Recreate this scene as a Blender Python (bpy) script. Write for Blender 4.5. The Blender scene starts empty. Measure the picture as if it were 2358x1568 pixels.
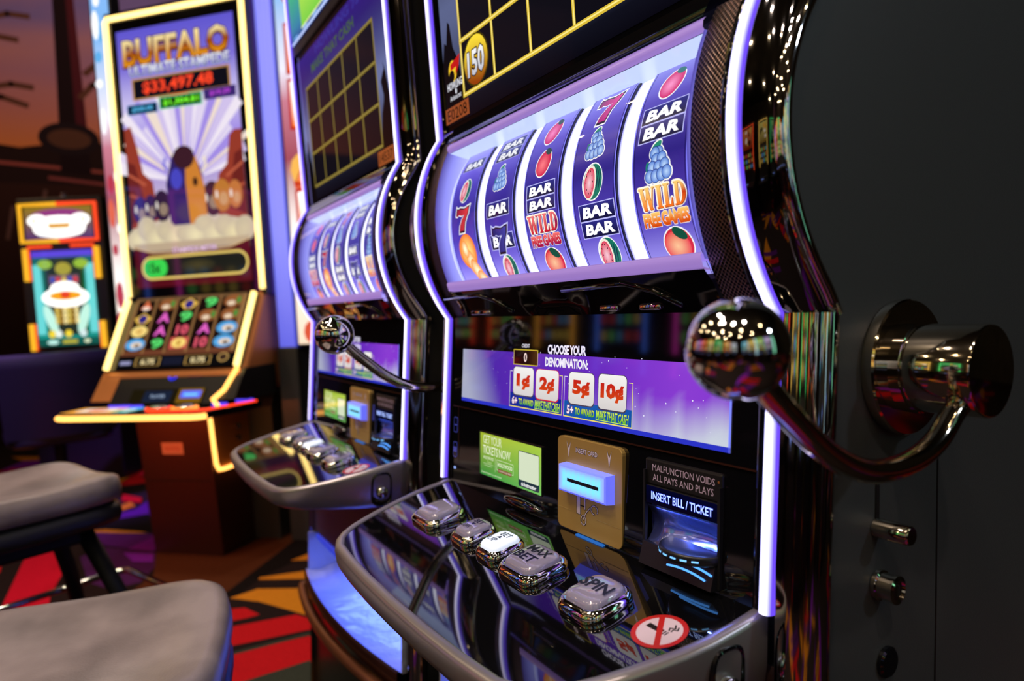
import bpy, bmesh, math, random
from mathutils import Vector, Matrix
from mathutils.geometry import tessellate_polygon
SC = bpy.context.scene
COL = SC.collection
pi = math.pi
random.seed(4)

# ------------------------------------------------------------------ camera, world, lights, exposure
SC.view_settings.view_transform = 'Standard'
SC.view_settings.look = 'None'
SC.view_settings.gamma = 1.0
SC.view_settings.use_curve_mapping = False
SC.view_settings.exposure = 0.0
SC.cycles.max_bounces = 7
SC.cycles.diffuse_bounces = 2
SC.cycles.glossy_bounces = 5
SC.cycles.transmission_bounces = 3
SC.cycles.transparent_max_bounces = 8
SC.cycles.caustics_reflective = False
SC.cycles.caustics_refractive = False
SC.cycles.sample_clamp_indirect = 4.0

CAM = Vector((0, 0, 1.0))
cam_d = bpy.data.cameras.new('camera')
cam_d.lens = 24.0; cam_d.sensor_width = 36.0; cam_d.sensor_fit = 'HORIZONTAL'
cam_d.clip_start = 0.02; cam_d.clip_end = 60
cam_d.dof.use_dof = True
cam_d.dof.focus_distance = 0.74
cam_d.dof.aperture_fstop = 3.5
cam_o = bpy.data.objects.new('camera', cam_d)
COL.objects.link(cam_o)
fw_ = Vector((-0.85, 0.524, -0.056)).normalized()
rt_ = Vector((0.527, 0.848, -0.056)); rt_ = (rt_ - fw_ * rt_.dot(fw_)).normalized()
up_ = rt_.cross(fw_)
cam_o.matrix_world = Matrix(((rt_.x, up_.x, -fw_.x, CAM.x), (rt_.y, up_.y, -fw_.y, CAM.y), (rt_.z, up_.z, -fw_.z, CAM.z), (0, 0, 0, 1)))
SC.camera = cam_o

wd = bpy.data.worlds.new('room_air'); SC.world = wd; wd.use_nodes = True
wd.node_tree.nodes['Background'].inputs[0].default_value = (0.35, 0.4, 0.6, 1)
wd.node_tree.nodes['Background'].inputs[1].default_value = 0.010

def lamp(kind, name, loc, energy, color, size=0.1, target=None, size_y=None, spot=None):
    d = bpy.data.lights.new(name, kind); d.energy = energy; d.color = color
    if kind == 'AREA':
        d.size = size
        if size_y: d.shape = 'RECTANGLE'; d.size_y = size_y
    else:
        d.shadow_soft_size = size
    if kind == 'SPOT':
        d.spot_size = spot or 1.2; d.spot_blend = 0.6
    o = bpy.data.objects.new(name, d); COL.objects.link(o); o.location = loc
    if target is not None:
        o.rotation_euler = (Vector(target) - Vector(loc)).to_track_quat('-Z', 'Y').to_euler()
    return o

WARM = (1.0, 0.74, 0.42)
# ceiling downlights of the gaming floor
for i, (x, y) in enumerate([(-3.6, -1.3), (-2.3, -1.2), (-1.0, -1.5), (0.4, -1.1), (1.9, -1.4), (-3.0, -3.0), (-1.6, -3.3), (-0.2, -2.8),
                            (1.2, -3.2), (2.8, -2.6), (-0.9, -4.8), (1.0, -4.9), (-4.8, -2.0), (3.6, -0.6), (2.4, 1.4), (-4.6, 1.2)]):
    lamp('POINT', 'downlight', (x, y, 3.7 + 0.1 * (i % 3)), 13, WARM, 0.034)
for i, (x, y) in enumerate([(-2.9, -0.5), (-1.9, -0.9), (-1.0, -0.6), (-2.4, 0.2), (-1.5, -0.2), (-3.6, 0.3), (-0.6, -1.2), (0.4, -0.9), (1.0, -0.1)]):  # last two added so lit carpet shows in the chrome
    lamp('SPOT', 'aisle_downlight', (x, y, 3.7), 58, (1.0, 0.82, 0.68), 0.06, target=(x - .1, y + .25, 0), spot=1.15)
lamp('SPOT', 'mural_spot', (-5.0, 0.9, 4.3), 125, (1.0, 0.74, 0.62), 0.2, target=(-7.5, -0.1, 3.5), spot=1.15)
lamp('SPOT', 'side_fill', (2.2, 2.0, 2.7), 52, (0.72, 0.86, 1.0), 0.10, target=(-0.34, 1.12, 1.28), spot=0.62)  # spot added to light the machine's right flank
lamp('SPOT', 'violet_wash', (-3.3, -1.2, 2.8), 600, (0.34, 0.12, 1.0), 0.12, target=(-4.35, -0.2, 0.62), spot=0.5)

# ------------------------------------------------------------------ colour and materials
def lin(c):
    return c / 12.92 if c <= 0.04045 else ((c + 0.055) / 1.055) ** 2.4
def hexc(h, e=1.0):
    h = h.lstrip('#')
    return tuple(lin(int(h[i:i + 2], 16) / 255) * e for i in (0, 2, 4))
def rgb(r, g, b, e=1.0):
    return (lin(r / 255) * e, lin(g / 255) * e, lin(b / 255) * e)
def mixc(a, b, t):
    t = max(0, min(1, t))
    return tuple(a[i] * (1 - t) + b[i] * t for i in range(3))

def mat(name, base=(0.5, 0.5, 0.5), metallic=0.0, rough=0.5, spec=0.5, coat=0.0, emit=None, e=0.0):
    m = bpy.data.materials.new(name); m.use_nodes = True
    b = m.node_tree.nodes['Principled BSDF']
    b.inputs['Base Color'].default_value = (*base, 1)
    b.inputs['Metallic'].default_value = metallic
    b.inputs['Roughness'].default_value = rough
    b.inputs['Specular IOR Level'].default_value = spec
    b.inputs['Coat Weight'].default_value = coat
    b.inputs['Coat Roughness'].default_value = 0.05
    if emit:
        b.inputs['Emission Color'].default_value = (*emit, 1)
        b.inputs['Emission Strength'].default_value = e
    return m
def bsdf(m): return m.node_tree.nodes['Principled BSDF']
def attr_color(m, to, strength=None):
    nt = m.node_tree
    a = nt.nodes.new('ShaderNodeAttribute'); a.attribute_name = 'Col'
    nt.links.new(a.outputs['Color'], bsdf(m).inputs[to])
    if strength is not None: bsdf(m).inputs['Emission Strength'].default_value = strength
def noise_bump(m, scale, strength, dist=0.001, detail=2.0):
    nt = m.node_tree
    tc = nt.nodes.new('ShaderNodeTexCoord'); n = nt.nodes.new('ShaderNodeTexNoise'); bp = nt.nodes.new('ShaderNodeBump')
    n.inputs['Scale'].default_value = scale; n.inputs['Detail'].default_value = detail
    bp.inputs['Strength'].default_value = strength; bp.inputs['Distance'].default_value = dist
    nt.links.new(tc.outputs['Object'], n.inputs['Vector']); nt.links.new(n.outputs['Fac'], bp.inputs['Height'])
    nt.links.new(bp.outputs['Normal'], bsdf(m).inputs['Normal'])
def noise_color(m, scale, c1, c2, detail=3.0):
    nt = m.node_tree
    tc = nt.nodes.new('ShaderNodeTexCoord'); n = nt.nodes.new('ShaderNodeTexNoise'); r = nt.nodes.new('ShaderNodeValToRGB')
    n.inputs['Scale'].default_value = scale; n.inputs['Detail'].default_value = detail
    r.color_ramp.elements[0].position = 0.35; r.color_ramp.elements[1].position = 0.65
    r.color_ramp.elements[0].color = (*c1, 1); r.color_ramp.elements[1].color = (*c2, 1)
    nt.links.new(tc.outputs['Object'], n.inputs['Vector']); nt.links.new(n.outputs['Fac'], r.inputs['Fac'])
    nt.links.new(r.outputs['Color'], bsdf(m).inputs['Base Color'])

M = {}
M['body'] = mat('charcoal_paint', (0.05, 0.052, 0.056), 0.0, 0.42, 0.5); noise_bump(M['body'], 900, 0.25, 0.0006)
M['gloss'] = mat('black_gloss', (0.004, 0.004, 0.006), 0.0, 0.05, 0.6)
M['deckglass'] = mat('black_mirror_glass', (0.003, 0.003, 0.004), 0.0, 0.025, 0.9, coat=0.6)
M['satin'] = mat('black_satin', (0.012, 0.012, 0.014), 0.0, 0.32, 0.5)
M['darkchrome'] = mat('dark_chrome', (0.52, 0.50, 0.47), 1.0, 0.06)
M['shell'] = mat('smoked_chrome', (0.20, 0.19, 0.19), 1.0, 0.05)
M['chrome'] = mat('chrome', (0.78, 0.76, 0.73), 1.0, 0.045)
M['bronze'] = mat('black_nickel', (0.62, 0.55, 0.45), 1.0, 0.08); 
M['greymetal'] = mat('pewter_metal', (0.42, 0.39, 0.42), 0.75, 0.33); noise_bump(M['greymetal'], 700, 0.12, 0.0004)
M['rubber'] = mat('black_rubber', (0.008, 0.008, 0.008), 0.0, 0.6, 0.3)
M['gold'] = mat('brushed_gold', (0.78, 0.51, 0.15), 0.5, 0.40); 
M['maroon'] = mat('dark_maroon_lacquer', (0.055, 0.018, 0.012), 0.2, 0.22, 0.6)
M['brownrail'] = mat('copper_brown_rail', (0.34, 0.13, 0.06), 0.6, 0.3)
M['brownpanel'] = mat('brown_kick_panel', (0.10, 0.055, 0.05), 0.15, 0.35)  # brown of the reflected carpet put into the base colour
M['trayblue'] = mat('tray_pearl_plastic', (0.55, 0.6, 0.75), 0.0, 0.22, 0.6); noise_bump(M['trayblue'], 22, 0.5, 0.01, 3)
M['orangebody'] = mat('bronze_orange_metal', (0.72, 0.27, 0.08), 0.35, 0.36)
M['vinyl'] = mat('taupe_vinyl', (0.24, 0.21, 0.21), 0.0, 0.30, 0.5); noise_bump(M['vinyl'], 260, 0.22, 0.0012); noise_color(M['vinyl'], 9, (0.20, 0.172, 0.178), (0.34, 0.29, 0.30))
M['darkvinyl'] = mat('black_vinyl', (0.015, 0.016, 0.02), 0.0, 0.38, 0.5); noise_bump(M['darkvinyl'], 300, 0.2, 0.001)
M['legmetal'] = mat('black_steel', (0.008, 0.009, 0.009), 0.0, 0.55, 0.3)
M['cap'] = mat('clear_cap_plastic', (0.30, 0.28, 0.36), 0.0, 0.06, 0.8, coat=1.0, emit=(0.34, 0.28, 0.55), e=0.14)
M['caplit'] = mat('lit_cap_plastic', (0.8, 0.85, 1.0), 0.0, 0.1, 0.6, emit=(0.72, 0.84, 1.0), e=0.7)
M['ink'] = mat('black_ink', (0.012, 0.012, 0.03), 0.0, 0.3, 0.4)
M['art'] = mat('backlit_artwork', (0, 0, 0), 0.0, 0.06, 0.5); attr_color(M['art'], 'Emission Color', 1.0)
M['reelart'] = mat('backlit_reel_strip', (0, 0, 0), 0.0, 0.25, 0.3); attr_color(M['reelart'], 'Emission Color', 1.0)
M['print'] = mat('printed_film', (0.5, 0.5, 0.5), 0.0, 0.3, 0.4); attr_color(M['print'], 'Base Color')
M['mural'] = mat('mural_paint', (0.5, 0.5, 0.5), 0.0, 0.9, 0.1); attr_color(M['mural'], 'Base Color')
M['led'] = mat('light_diffuser', (0, 0, 0), 0.0, 0.3, 0.3); attr_color(M['led'], 'Emission Color', 1.0)
for k in ('art', 'reelart'): M[k].cycles.emission_sampling = 'NONE'
M['print'].node_tree.nodes['Principled BSDF'].inputs['Roughness'].default_value = 0.22
M['lavender'] = mat('lavender_translucent_plastic', (0.3, 0.25, 0.5), 0.0, 0.25, 0.5, emit=(0.36, 0.21, 0.64), e=0.8)
M['readerglow'] = mat('frosted_blue_plastic', (0.3, 0.5, 0.9), 0.0, 0.2, 0.5); attr_color(M['readerglow'], 'Emission Color', 1.0)
M['bluelit'] = mat('blue_lit_chrome', (0.32, 0.36, 0.62), 0.9, 0.17)  # blue light in the bill throat tinted into the chrome
M['ceil'] = mat('dark_ceiling_paint', (0.02, 0.018, 0.016), 0.0, 0.9, 0.1); noise_color(M['ceil'], 3, (0.018, 0.016, 0.015), (0.026, 0.022, 0.02))
M['wallpaint'] = mat('dark_wall_paint', (0.03, 0.022, 0.02), 0.0, 0.8, 0.2); noise_color(M['wallpaint'], 4, (0.026, 0.02, 0.018), (0.04, 0.028, 0.024))
M['carpet'] = mat('patterned_carpet', (0.1, 0.1, 0.1), 0.0, 0.95, 0.05)
def carpet_nodes(m):
    nt = m.node_tree
    a = nt.nodes.new('ShaderNodeAttribute'); a.attribute_name = 'Col'
    tc = nt.nodes.new('ShaderNodeTexCoord'); n = nt.nodes.new('ShaderNodeTexNoise'); n.inputs['Scale'].default_value = 240; n.inputs['Detail'].default_value = 3
    r = nt.nodes.new('ShaderNodeMapRange'); r.inputs['To Min'].default_value = 0.45; r.inputs['To Max'].default_value = 1.45
    mx = nt.nodes.new('ShaderNodeVectorMath'); mx.operation = 'SCALE'
    bp = nt.nodes.new('ShaderNodeBump'); bp.inputs['Strength'].default_value = 0.6; bp.inputs['Distance'].default_value = 0.004
    L = nt.links.new
    L(tc.outputs['Object'], n.inputs['Vector']); L(n.outputs['Fac'], r.inputs['Value']); L(a.outputs['Color'], mx.inputs[0]); L(r.outputs['Result'], mx.inputs['Scale'])
    L(mx.outputs['Vector'], bsdf(m).inputs['Base Color']); L(n.outputs['Fac'], bp.inputs['Height']); L(bp.outputs['Normal'], bsdf(m).inputs['Normal'])
carpet_nodes(M['carpet'])
def mesh_nodes():
    # perforated metal: staggered round holes, laid out on the strip's own UV (metres)
    m = mat('perforated_bronze_mesh', (0.2, 0.12, 0.09), 0.9, 0.3)
    nt = m.node_tree; L = nt.links.new
    uv = nt.nodes.new('ShaderNodeUVMap'); uv.uv_map = 'UV'
    sx = nt.nodes.new('ShaderNodeSeparateXYZ'); L(uv.outputs['UV'], sx.inputs[0])
    def mth(op, a, b=None):
        n = nt.nodes.new('ShaderNodeMath'); n.operation = op
        for i, v in enumerate((a, b)):
            if v is None: continue
            if isinstance(v, (int, float)): n.inputs[i].default_value = v
            else: L(v, n.inputs[i])
        return n.outputs[0]
    k = 2 * pi / 0.0044
    ku = mth('MULTIPLY', sx.outputs[0], k * .5); kv = mth('MULTIPLY', sx.outputs[1], k * .42)
    su = mth('COSINE', mth('ADD', ku, kv)); sv = mth('COSINE', mth('SUBTRACT', ku, kv))
    h = mth('MULTIPLY', su, sv)
    f = mth('GREATER_THAN', mth('ABSOLUTE', h), 0.22)
    mr = nt.nodes.new('ShaderNodeMix'); mr.data_type = 'RGBA'
    L(f, mr.inputs[0]); mr.inputs[6].default_value = (0.36, 0.23, 0.19, 1); mr.inputs[7].default_value = (0.006, 0.005, 0.008, 1)
    L(mr.outputs[2], bsdf(m).inputs['Base Color'])
    bp = nt.nodes.new('ShaderNodeBump'); bp.inputs['Strength'].default_value = 0.7; bp.inputs['Distance'].default_value = 0.0008; bp.invert = True
    L(mth('ABSOLUTE', h), bp.inputs['Height']); L(bp.outputs['Normal'], bsdf(m).inputs['Normal'])
    return m
M['mesh'] = mesh_nodes()
def glass_nodes():
    m = bpy.data.materials.new('window_glass'); m.use_nodes = True; nt = m.node_tree
    for n in list(nt.nodes): nt.nodes.remove(n)
    o = nt.nodes.new('ShaderNodeOutputMaterial'); t = nt.nodes.new('ShaderNodeBsdfTransparent'); g = nt.nodes.new('ShaderNodeBsdfGlossy')
    g.inputs['Roughness'].default_value = 0.03
    fr = nt.nodes.new('ShaderNodeLayerWeight'); fr.inputs['Blend'].default_value = 0.12
    mx = nt.nodes.new('ShaderNodeMixShader'); L = nt.links.new
    L(fr.outputs['Fresnel'], mx.inputs[0]); L(t.outputs[0], mx.inputs[1]); L(g.outputs[0], mx.inputs[2]); L(mx.outputs[0], o.inputs['Surface'])
    return m
M['glass'] = glass_nodes()

# ------------------------------------------------------------------ builders
def link(o, parent=None, loc=None):
    COL.objects.link(o)
    if parent is not None: o.parent = parent
    if loc is not None: o.location = loc
    return o
def thing(name, label, cat, loc=(0, 0, 0), rot=(0, 0, 0), group=None):
    o = bpy.data.objects.new(name, None); COL.objects.link(o); o.location = loc; o.rotation_euler = rot
    o.empty_display_size = 0.1
    o['label'] = label; o['category'] = cat
    if group: o['group'] = group
    return o

class MB:
    """collects shapes, links them as ONE mesh object"""
    def __init__(s):
        s.bm = bmesh.new(); s.cl = s.bm.loops.layers.float_color.new('Col'); s.uv = s.bm.loops.layers.uv.new('UV')
        s.m = 0; s.c = (1, 1, 1); s.sm = False
    def face(s, vs, uvs=None, cols=None):
        try: f = s.bm.faces.new(vs)
        except ValueError: return None
        f.material_index = s.m; f.smooth = s.sm
        for i, l in enumerate(f.loops):
            c = cols[i] if cols else s.c
            l[s.cl] = (c[0], c[1], c[2], 1)
            if uvs: l[s.uv].uv = uvs[i]
        return f
    def poly(s, pts, **k): return s.face([s.bm.verts.new(p) for p in pts], **k)
    def box(s, c, d, bev=0.0, seg=2, M4=None):
        tmp = bmesh.new(); bmesh.ops.create_cube(tmp, size=1)
        for v in tmp.verts: v.co = Vector((v.co.x * d[0], v.co.y * d[1], v.co.z * d[2]))
        if bev: bmesh.ops.bevel(tmp, geom=list(tmp.edges), offset=bev, segments=seg, affect='EDGES', profile=0.5)
        s.absorb(tmp, Matrix.Translation(Vector(c)) @ (M4 or Matrix()))
        return s
    def absorb(s, tmp, M4=Matrix(), smooth=None):
        mp = {}
        for v in tmp.verts: mp[v] = s.bm.verts.new(M4 @ v.co)
        for f in tmp.faces:
            g = s.face([mp[v] for v in f.verts])
            if g and smooth is not None: g.smooth = smooth
        tmp.free()
    def loft(s, rings, closed=True, cap0=True, cap1=True, uv=False, colring=None):
        R = [[s.bm.verts.new(p) for p in r] for r in rings]
        n = len(R[0]); m = n if closed else n - 1
        ul = None
        if uv:
            def cum(ps):
                a = [0]
                for p, q in zip(ps, ps[1:]): a.append(a[-1] + (Vector(q) - Vector(p)).length)
                return a
            ua = cum(rings[0]); va = cum([r[0] for r in rings])
        for i in range(len(R) - 1):
            for j in range(m):
                k = (j + 1) % n
                kw = {}
                if uv: kw['uvs'] = [(ua[j], va[i]), (ua[k], va[i]), (ua[k], va[i + 1]), (ua[j], va[i + 1])]
                if colring: kw['cols'] = [colring[j], colring[k], colring[k], colring[j]]
                s.face([R[i][j], R[i][k], R[i + 1][k], R[i + 1][j]], **kw)
        if closed:
            if cap0: s.face(list(reversed(R[0])))
            if cap1: s.face(R[-1])
        return s
    def tube(s, path, r, n=12, caps=True, closed=False, flat=1.0):
        P = [Vector(p) for p in path]; rings = []
        up = Vector((0, 0, 1)); prev = None
        for i, p in enumerate(P):
            if closed: t = (P[(i + 1) % len(P)] - P[i - 1]).normalized()
            else: t = (P[min(i + 1, len(P) - 1)] - P[max(i - 1, 0)]).normalized()
            if prev is None:
                a = t.cross(up) if abs(t.dot(up)) < 0.95 else t.cross(Vector((1, 0, 0)))
            else: a = prev - t * prev.dot(t)
            a.normalize(); b = t.cross(a); prev = a
            rr = r[i] if isinstance(r, (list, tuple)) else r
            rings.append([p + a * math.cos(2 * pi * k / n) * rr + b * math.sin(2 * pi * k / n) * rr * flat for k in range(n)])
        sm = s.sm; s.sm = True
        if closed: rings.append(rings[0]); s.loft(rings, cap0=False, cap1=False)
        else: s.loft(rings, cap0=caps, cap1=caps)
        s.sm = sm
        return s
    def lathe(s, prof, origin, axis='z', n=32, caps=True):
        rings = []
        for r, h in prof:
            ring = []
            for k in range(n):
                a = 2 * pi * k / n; c, q = math.cos(a) * r, math.sin(a) * r
                p = {'z': (c, q, h), 'x': (h, c, q), 'y': (q, h, c)}[axis]
                ring.append(Vector(origin) + Vector(p))
            rings.append(ring)
        s.loft(rings, cap0=caps, cap1=caps)
        return s
    def prism(s, pts, off):
        """extrude polygon pts (3D) by vector off"""
        a = [s.bm.verts.new(p) for p in pts]; b = [s.bm.verts.new(Vector(p) + Vector(off)) for p in pts]
        s.face(list(reversed(a))); s.face(b); n = len(a)
        for i in range(n): s.face([a[i], a[(i + 1) % n], b[(i + 1) % n], b[i]])
        return s
    def build(s, name, mats, parent=None, loc=None, smooth_angle=None, bevel=None):
        bmesh.ops.remove_doubles(s.bm, verts=s.bm.verts, dist=1e-6)
        bmesh.ops.recalc_face_normals(s.bm, faces=s.bm.faces)
        me = bpy.data.meshes.new(name); 
        if smooth_angle:
            for f in s.bm.faces: f.smooth = True
            for e in s.bm.edges:
                if len(e.link_faces) == 2 and e.calc_face_angle(0) > smooth_angle: e.smooth = False
        s.bm.to_mesh(me); s.bm.free()
        for m in (mats if isinstance(mats, (list, tuple)) else [mats]): me.materials.append(m)
        o = bpy.data.objects.new(name, me); link(o, parent, loc)
        if bevel:
            md = o.modifiers.new('soft_edges', 'BEVEL'); md.width = bevel; md.segments = 2; md.limit_method = 'ANGLE'
        return o

_tc = {}
def text_geo(body, bold=0.0, shear=0.0, space=1.0):
    k = (body, bold, shear, space)
    if k not in _tc:
        cu = bpy.data.curves.new('lettering', 'FONT'); cu.body = body; cu.size = 1; cu.offset = bold; cu.shear = shear; cu.resolution_u = 2
        cu.space_character = space; cu.space_line = 0.85
        o = bpy.data.objects.new('lettering', cu); COL.objects.link(o)
        dg = bpy.context.evaluated_depsgraph_get(); ev = o.evaluated_get(dg); me = ev.to_mesh()
        vs = [(v.co.x, v.co.y) for v in me.vertices]; fs = [tuple(p.vertices) for p in me.polygons]
        ev.to_mesh_clear(); bpy.data.objects.remove(o); bpy.data.curves.remove(cu)
        x0 = min(v[0] for v in vs); x1 = max(v[0] for v in vs); y0 = min(v[1] for v in vs); y1 = max(v[1] for v in vs)
        vs = [((x - (x0 + x1) / 2) / (x1 - x0), (y - (y0 + y1) / 2) / (y1 - y0)) for x, y in vs]
        _tc[k] = (vs, fs)
    return _tc[k]

class Canvas:
    """flat artwork: polygons and lettering in layers, later laid on a surface as one mesh"""
    EPS = 0.000016
    def __init__(s): s.tri = []; s.L = 0
    def _add(s, vs, fs, col):
        cs = [col(*v) if callable(col) else col for v in vs]
        for f in fs: s.tri.append(([vs[i] for i in f], [cs[i] for i in f], s.L))
    def poly(s, pts, col, up=True):
        if up: s.L += 1
        pts = [tuple(p) for p in pts]
        if len(pts) <= 4 and not callable(col): fs = [tuple(range(len(pts)))]
        else: fs = [t for t in tessellate_polygon([[Vector((p[0], p[1], 0)) for p in pts]])]
        s._add(pts, fs, col)
    def quad(s, pts, cols, up=True):
        if up: s.L += 1
        s.tri.append((list(pts), list(cols), s.L))
    def rect(s, x0, y0, x1, y1, col, up=True, top=None):
        c = [col, col, top or col, top or col]
        s.quad([(x0, y0), (x1, y0), (x1, y1), (x0, y1)], c, up)
    def vgrad(s, x0, x1, stops, up=True):
        if up: s.L += 1
        for (ya, ca), (yb, cb) in zip(stops, stops[1:]):
            s.tri.append(([(x0, ya), (x1, ya), (x1, yb), (x0, yb)], [ca, ca, cb, cb], s.L))
    def ell(s, cx, cy, rx, ry, col, n=24, rot=0, up=True, a0=0, a1=2 * pi, rim=None):
        if up: s.L += 1
        full = abs(a1 - a0 - 2 * pi) < 1e-6
        c, q = math.cos(rot), math.sin(rot); pts = []
        for i in range(n if full else n + 1):
            a = a0 + (a1 - a0) * i / n; x, y = rx * math.cos(a), ry * math.sin(a)
            pts.append((cx + x * c - y * q, cy + x * q + y * c))
        if rim:   # radial blend from col at the middle to rim
            for i in range(len(pts)):
                if not full and i == len(pts) - 1: break
                s.tri.append(([(cx, cy), pts[i], pts[(i + 1) % len(pts)]], [col, rim, rim], s.L))
        else: s._add(pts, [tuple(range(len(pts)))], col)
    def rrect(s, x0, y0, x1, y1, r, col, up=True, n=5):
        pts = []
        for cx, cy, a in ((x1 - r, y1 - r, 0), (x0 + r, y1 - r, pi / 2), (x0 + r, y0 + r, pi), (x1 - r, y0 + r, 1.5 * pi)):
            for i in range(n + 1): pts.append((cx + r * math.cos(a + pi / 2 * i / n), cy + r * math.sin(a + pi / 2 * i / n)))
        if up: s.L += 1
        s._add(pts, [tuple(range(len(pts)))], col)
    def line(s, pts, w, col, up=True):
        if up: s.L += 1
        for (xa, ya), (xb, yb) in zip(pts, pts[1:]):
            d = math.hypot(xb - xa, yb - ya) or 1; nx, ny = -(yb - ya) / d * w / 2, (xb - xa) / d * w / 2
            ex, ey = (xb - xa) / d * w * 0.3, (yb - ya) / d * w * 0.3
            s._add([(xa + nx - ex, ya + ny - ey), (xa - nx - ex, ya - ny - ey), (xb - nx + ex, yb - ny + ey), (xb + nx + ex, yb + ny + ey)], [(0, 1, 2, 3)], col)
    def text(s, body, cx, cy, w, h, col, bold=0.02, shear=0.0, rot=0.0, out=None, ow=0.05, space=1.0, drop=None):
        """lettering fitted to a w by h box; out = outline colour"""
        def put(vs, fs, c, dx=0, dy=0):
            s.L += 1
            cc, q = math.cos(rot), math.sin(rot)
            V = [(cx + dx + (x * w) * cc - (y * h) * q, cy + dy + (x * w) * q + (y * h) * cc) for x, y in vs]
            cs = [c(x, y) if callable(c) else c for x, y in vs]
            for f in fs: s.tri.append(([V[i] for i in f], [cs[i] for i in f], s.L))
        if out:
            vs, fs = text_geo(body, bold + ow, shear, space)
            k = 1 + 2 * ow / max(1, len(body) * 0.6)
            if drop: put([(x * k, y * (1 + 2.4 * ow)) for x, y in vs], fs, out, *drop)
            put([(x * k, y * (1 + 2.4 * ow)) for x, y in vs], fs, out)
        vs, fs = text_geo(body, bold, shear, space)
        put(vs, fs, col)
    def build(s, name, fn, mat_, parent=None, loc=None, cuts=None, clip=None):
        bm = bmesh.new(); cl = bm.loops.layers.float_color.new('Col')
        for pts, cols, L in s.tri:
            try: f = bm.faces.new([bm.verts.new((p[0], p[1], L * s.EPS)) for p in pts])
            except ValueError: continue
            for l, c in zip(f.loops, cols): l[cl] = (c[0], c[1], c[2], 1)
        if clip:
            x0, y0, x1, y1 = clip
            for co, no in (((x0, 0, 0), (-1, 0, 0)), ((x1, 0, 0), (1, 0, 0)), ((0, y0, 0), (0, -1, 0)), ((0, y1, 0), (0, 1, 0))):
                bmesh.ops.bisect_plane(bm, geom=bm.verts[:] + bm.edges[:] + bm.faces[:], plane_co=co, plane_no=no, clear_outer=True)
        for y in cuts or []:
            bmesh.ops.bisect_plane(bm, geom=bm.verts[:] + bm.edges[:] + bm.faces[:], plane_co=(0, y, 0), plane_no=(0, 1, 0))
        for v in bm.verts: v.co = Vector(fn(v.co.x, v.co.y, v.co.z))
        me = bpy.data.meshes.new(name); bm.to_mesh(me); bm.free(); me.materials.append(mat_)
        o = bpy.data.objects.new(name, me); link(o, parent, loc); return o
WHITE = (1, 1, 1)
def vcol(bot, top): return lambda x, y: mixc(bot, top, y + 0.5)
def vcol3(a, b, c): return lambda x, y: mixc(a, b, (y + 0.5) * 2) if y < 0 else mixc(b, c, y * 2)
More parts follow.
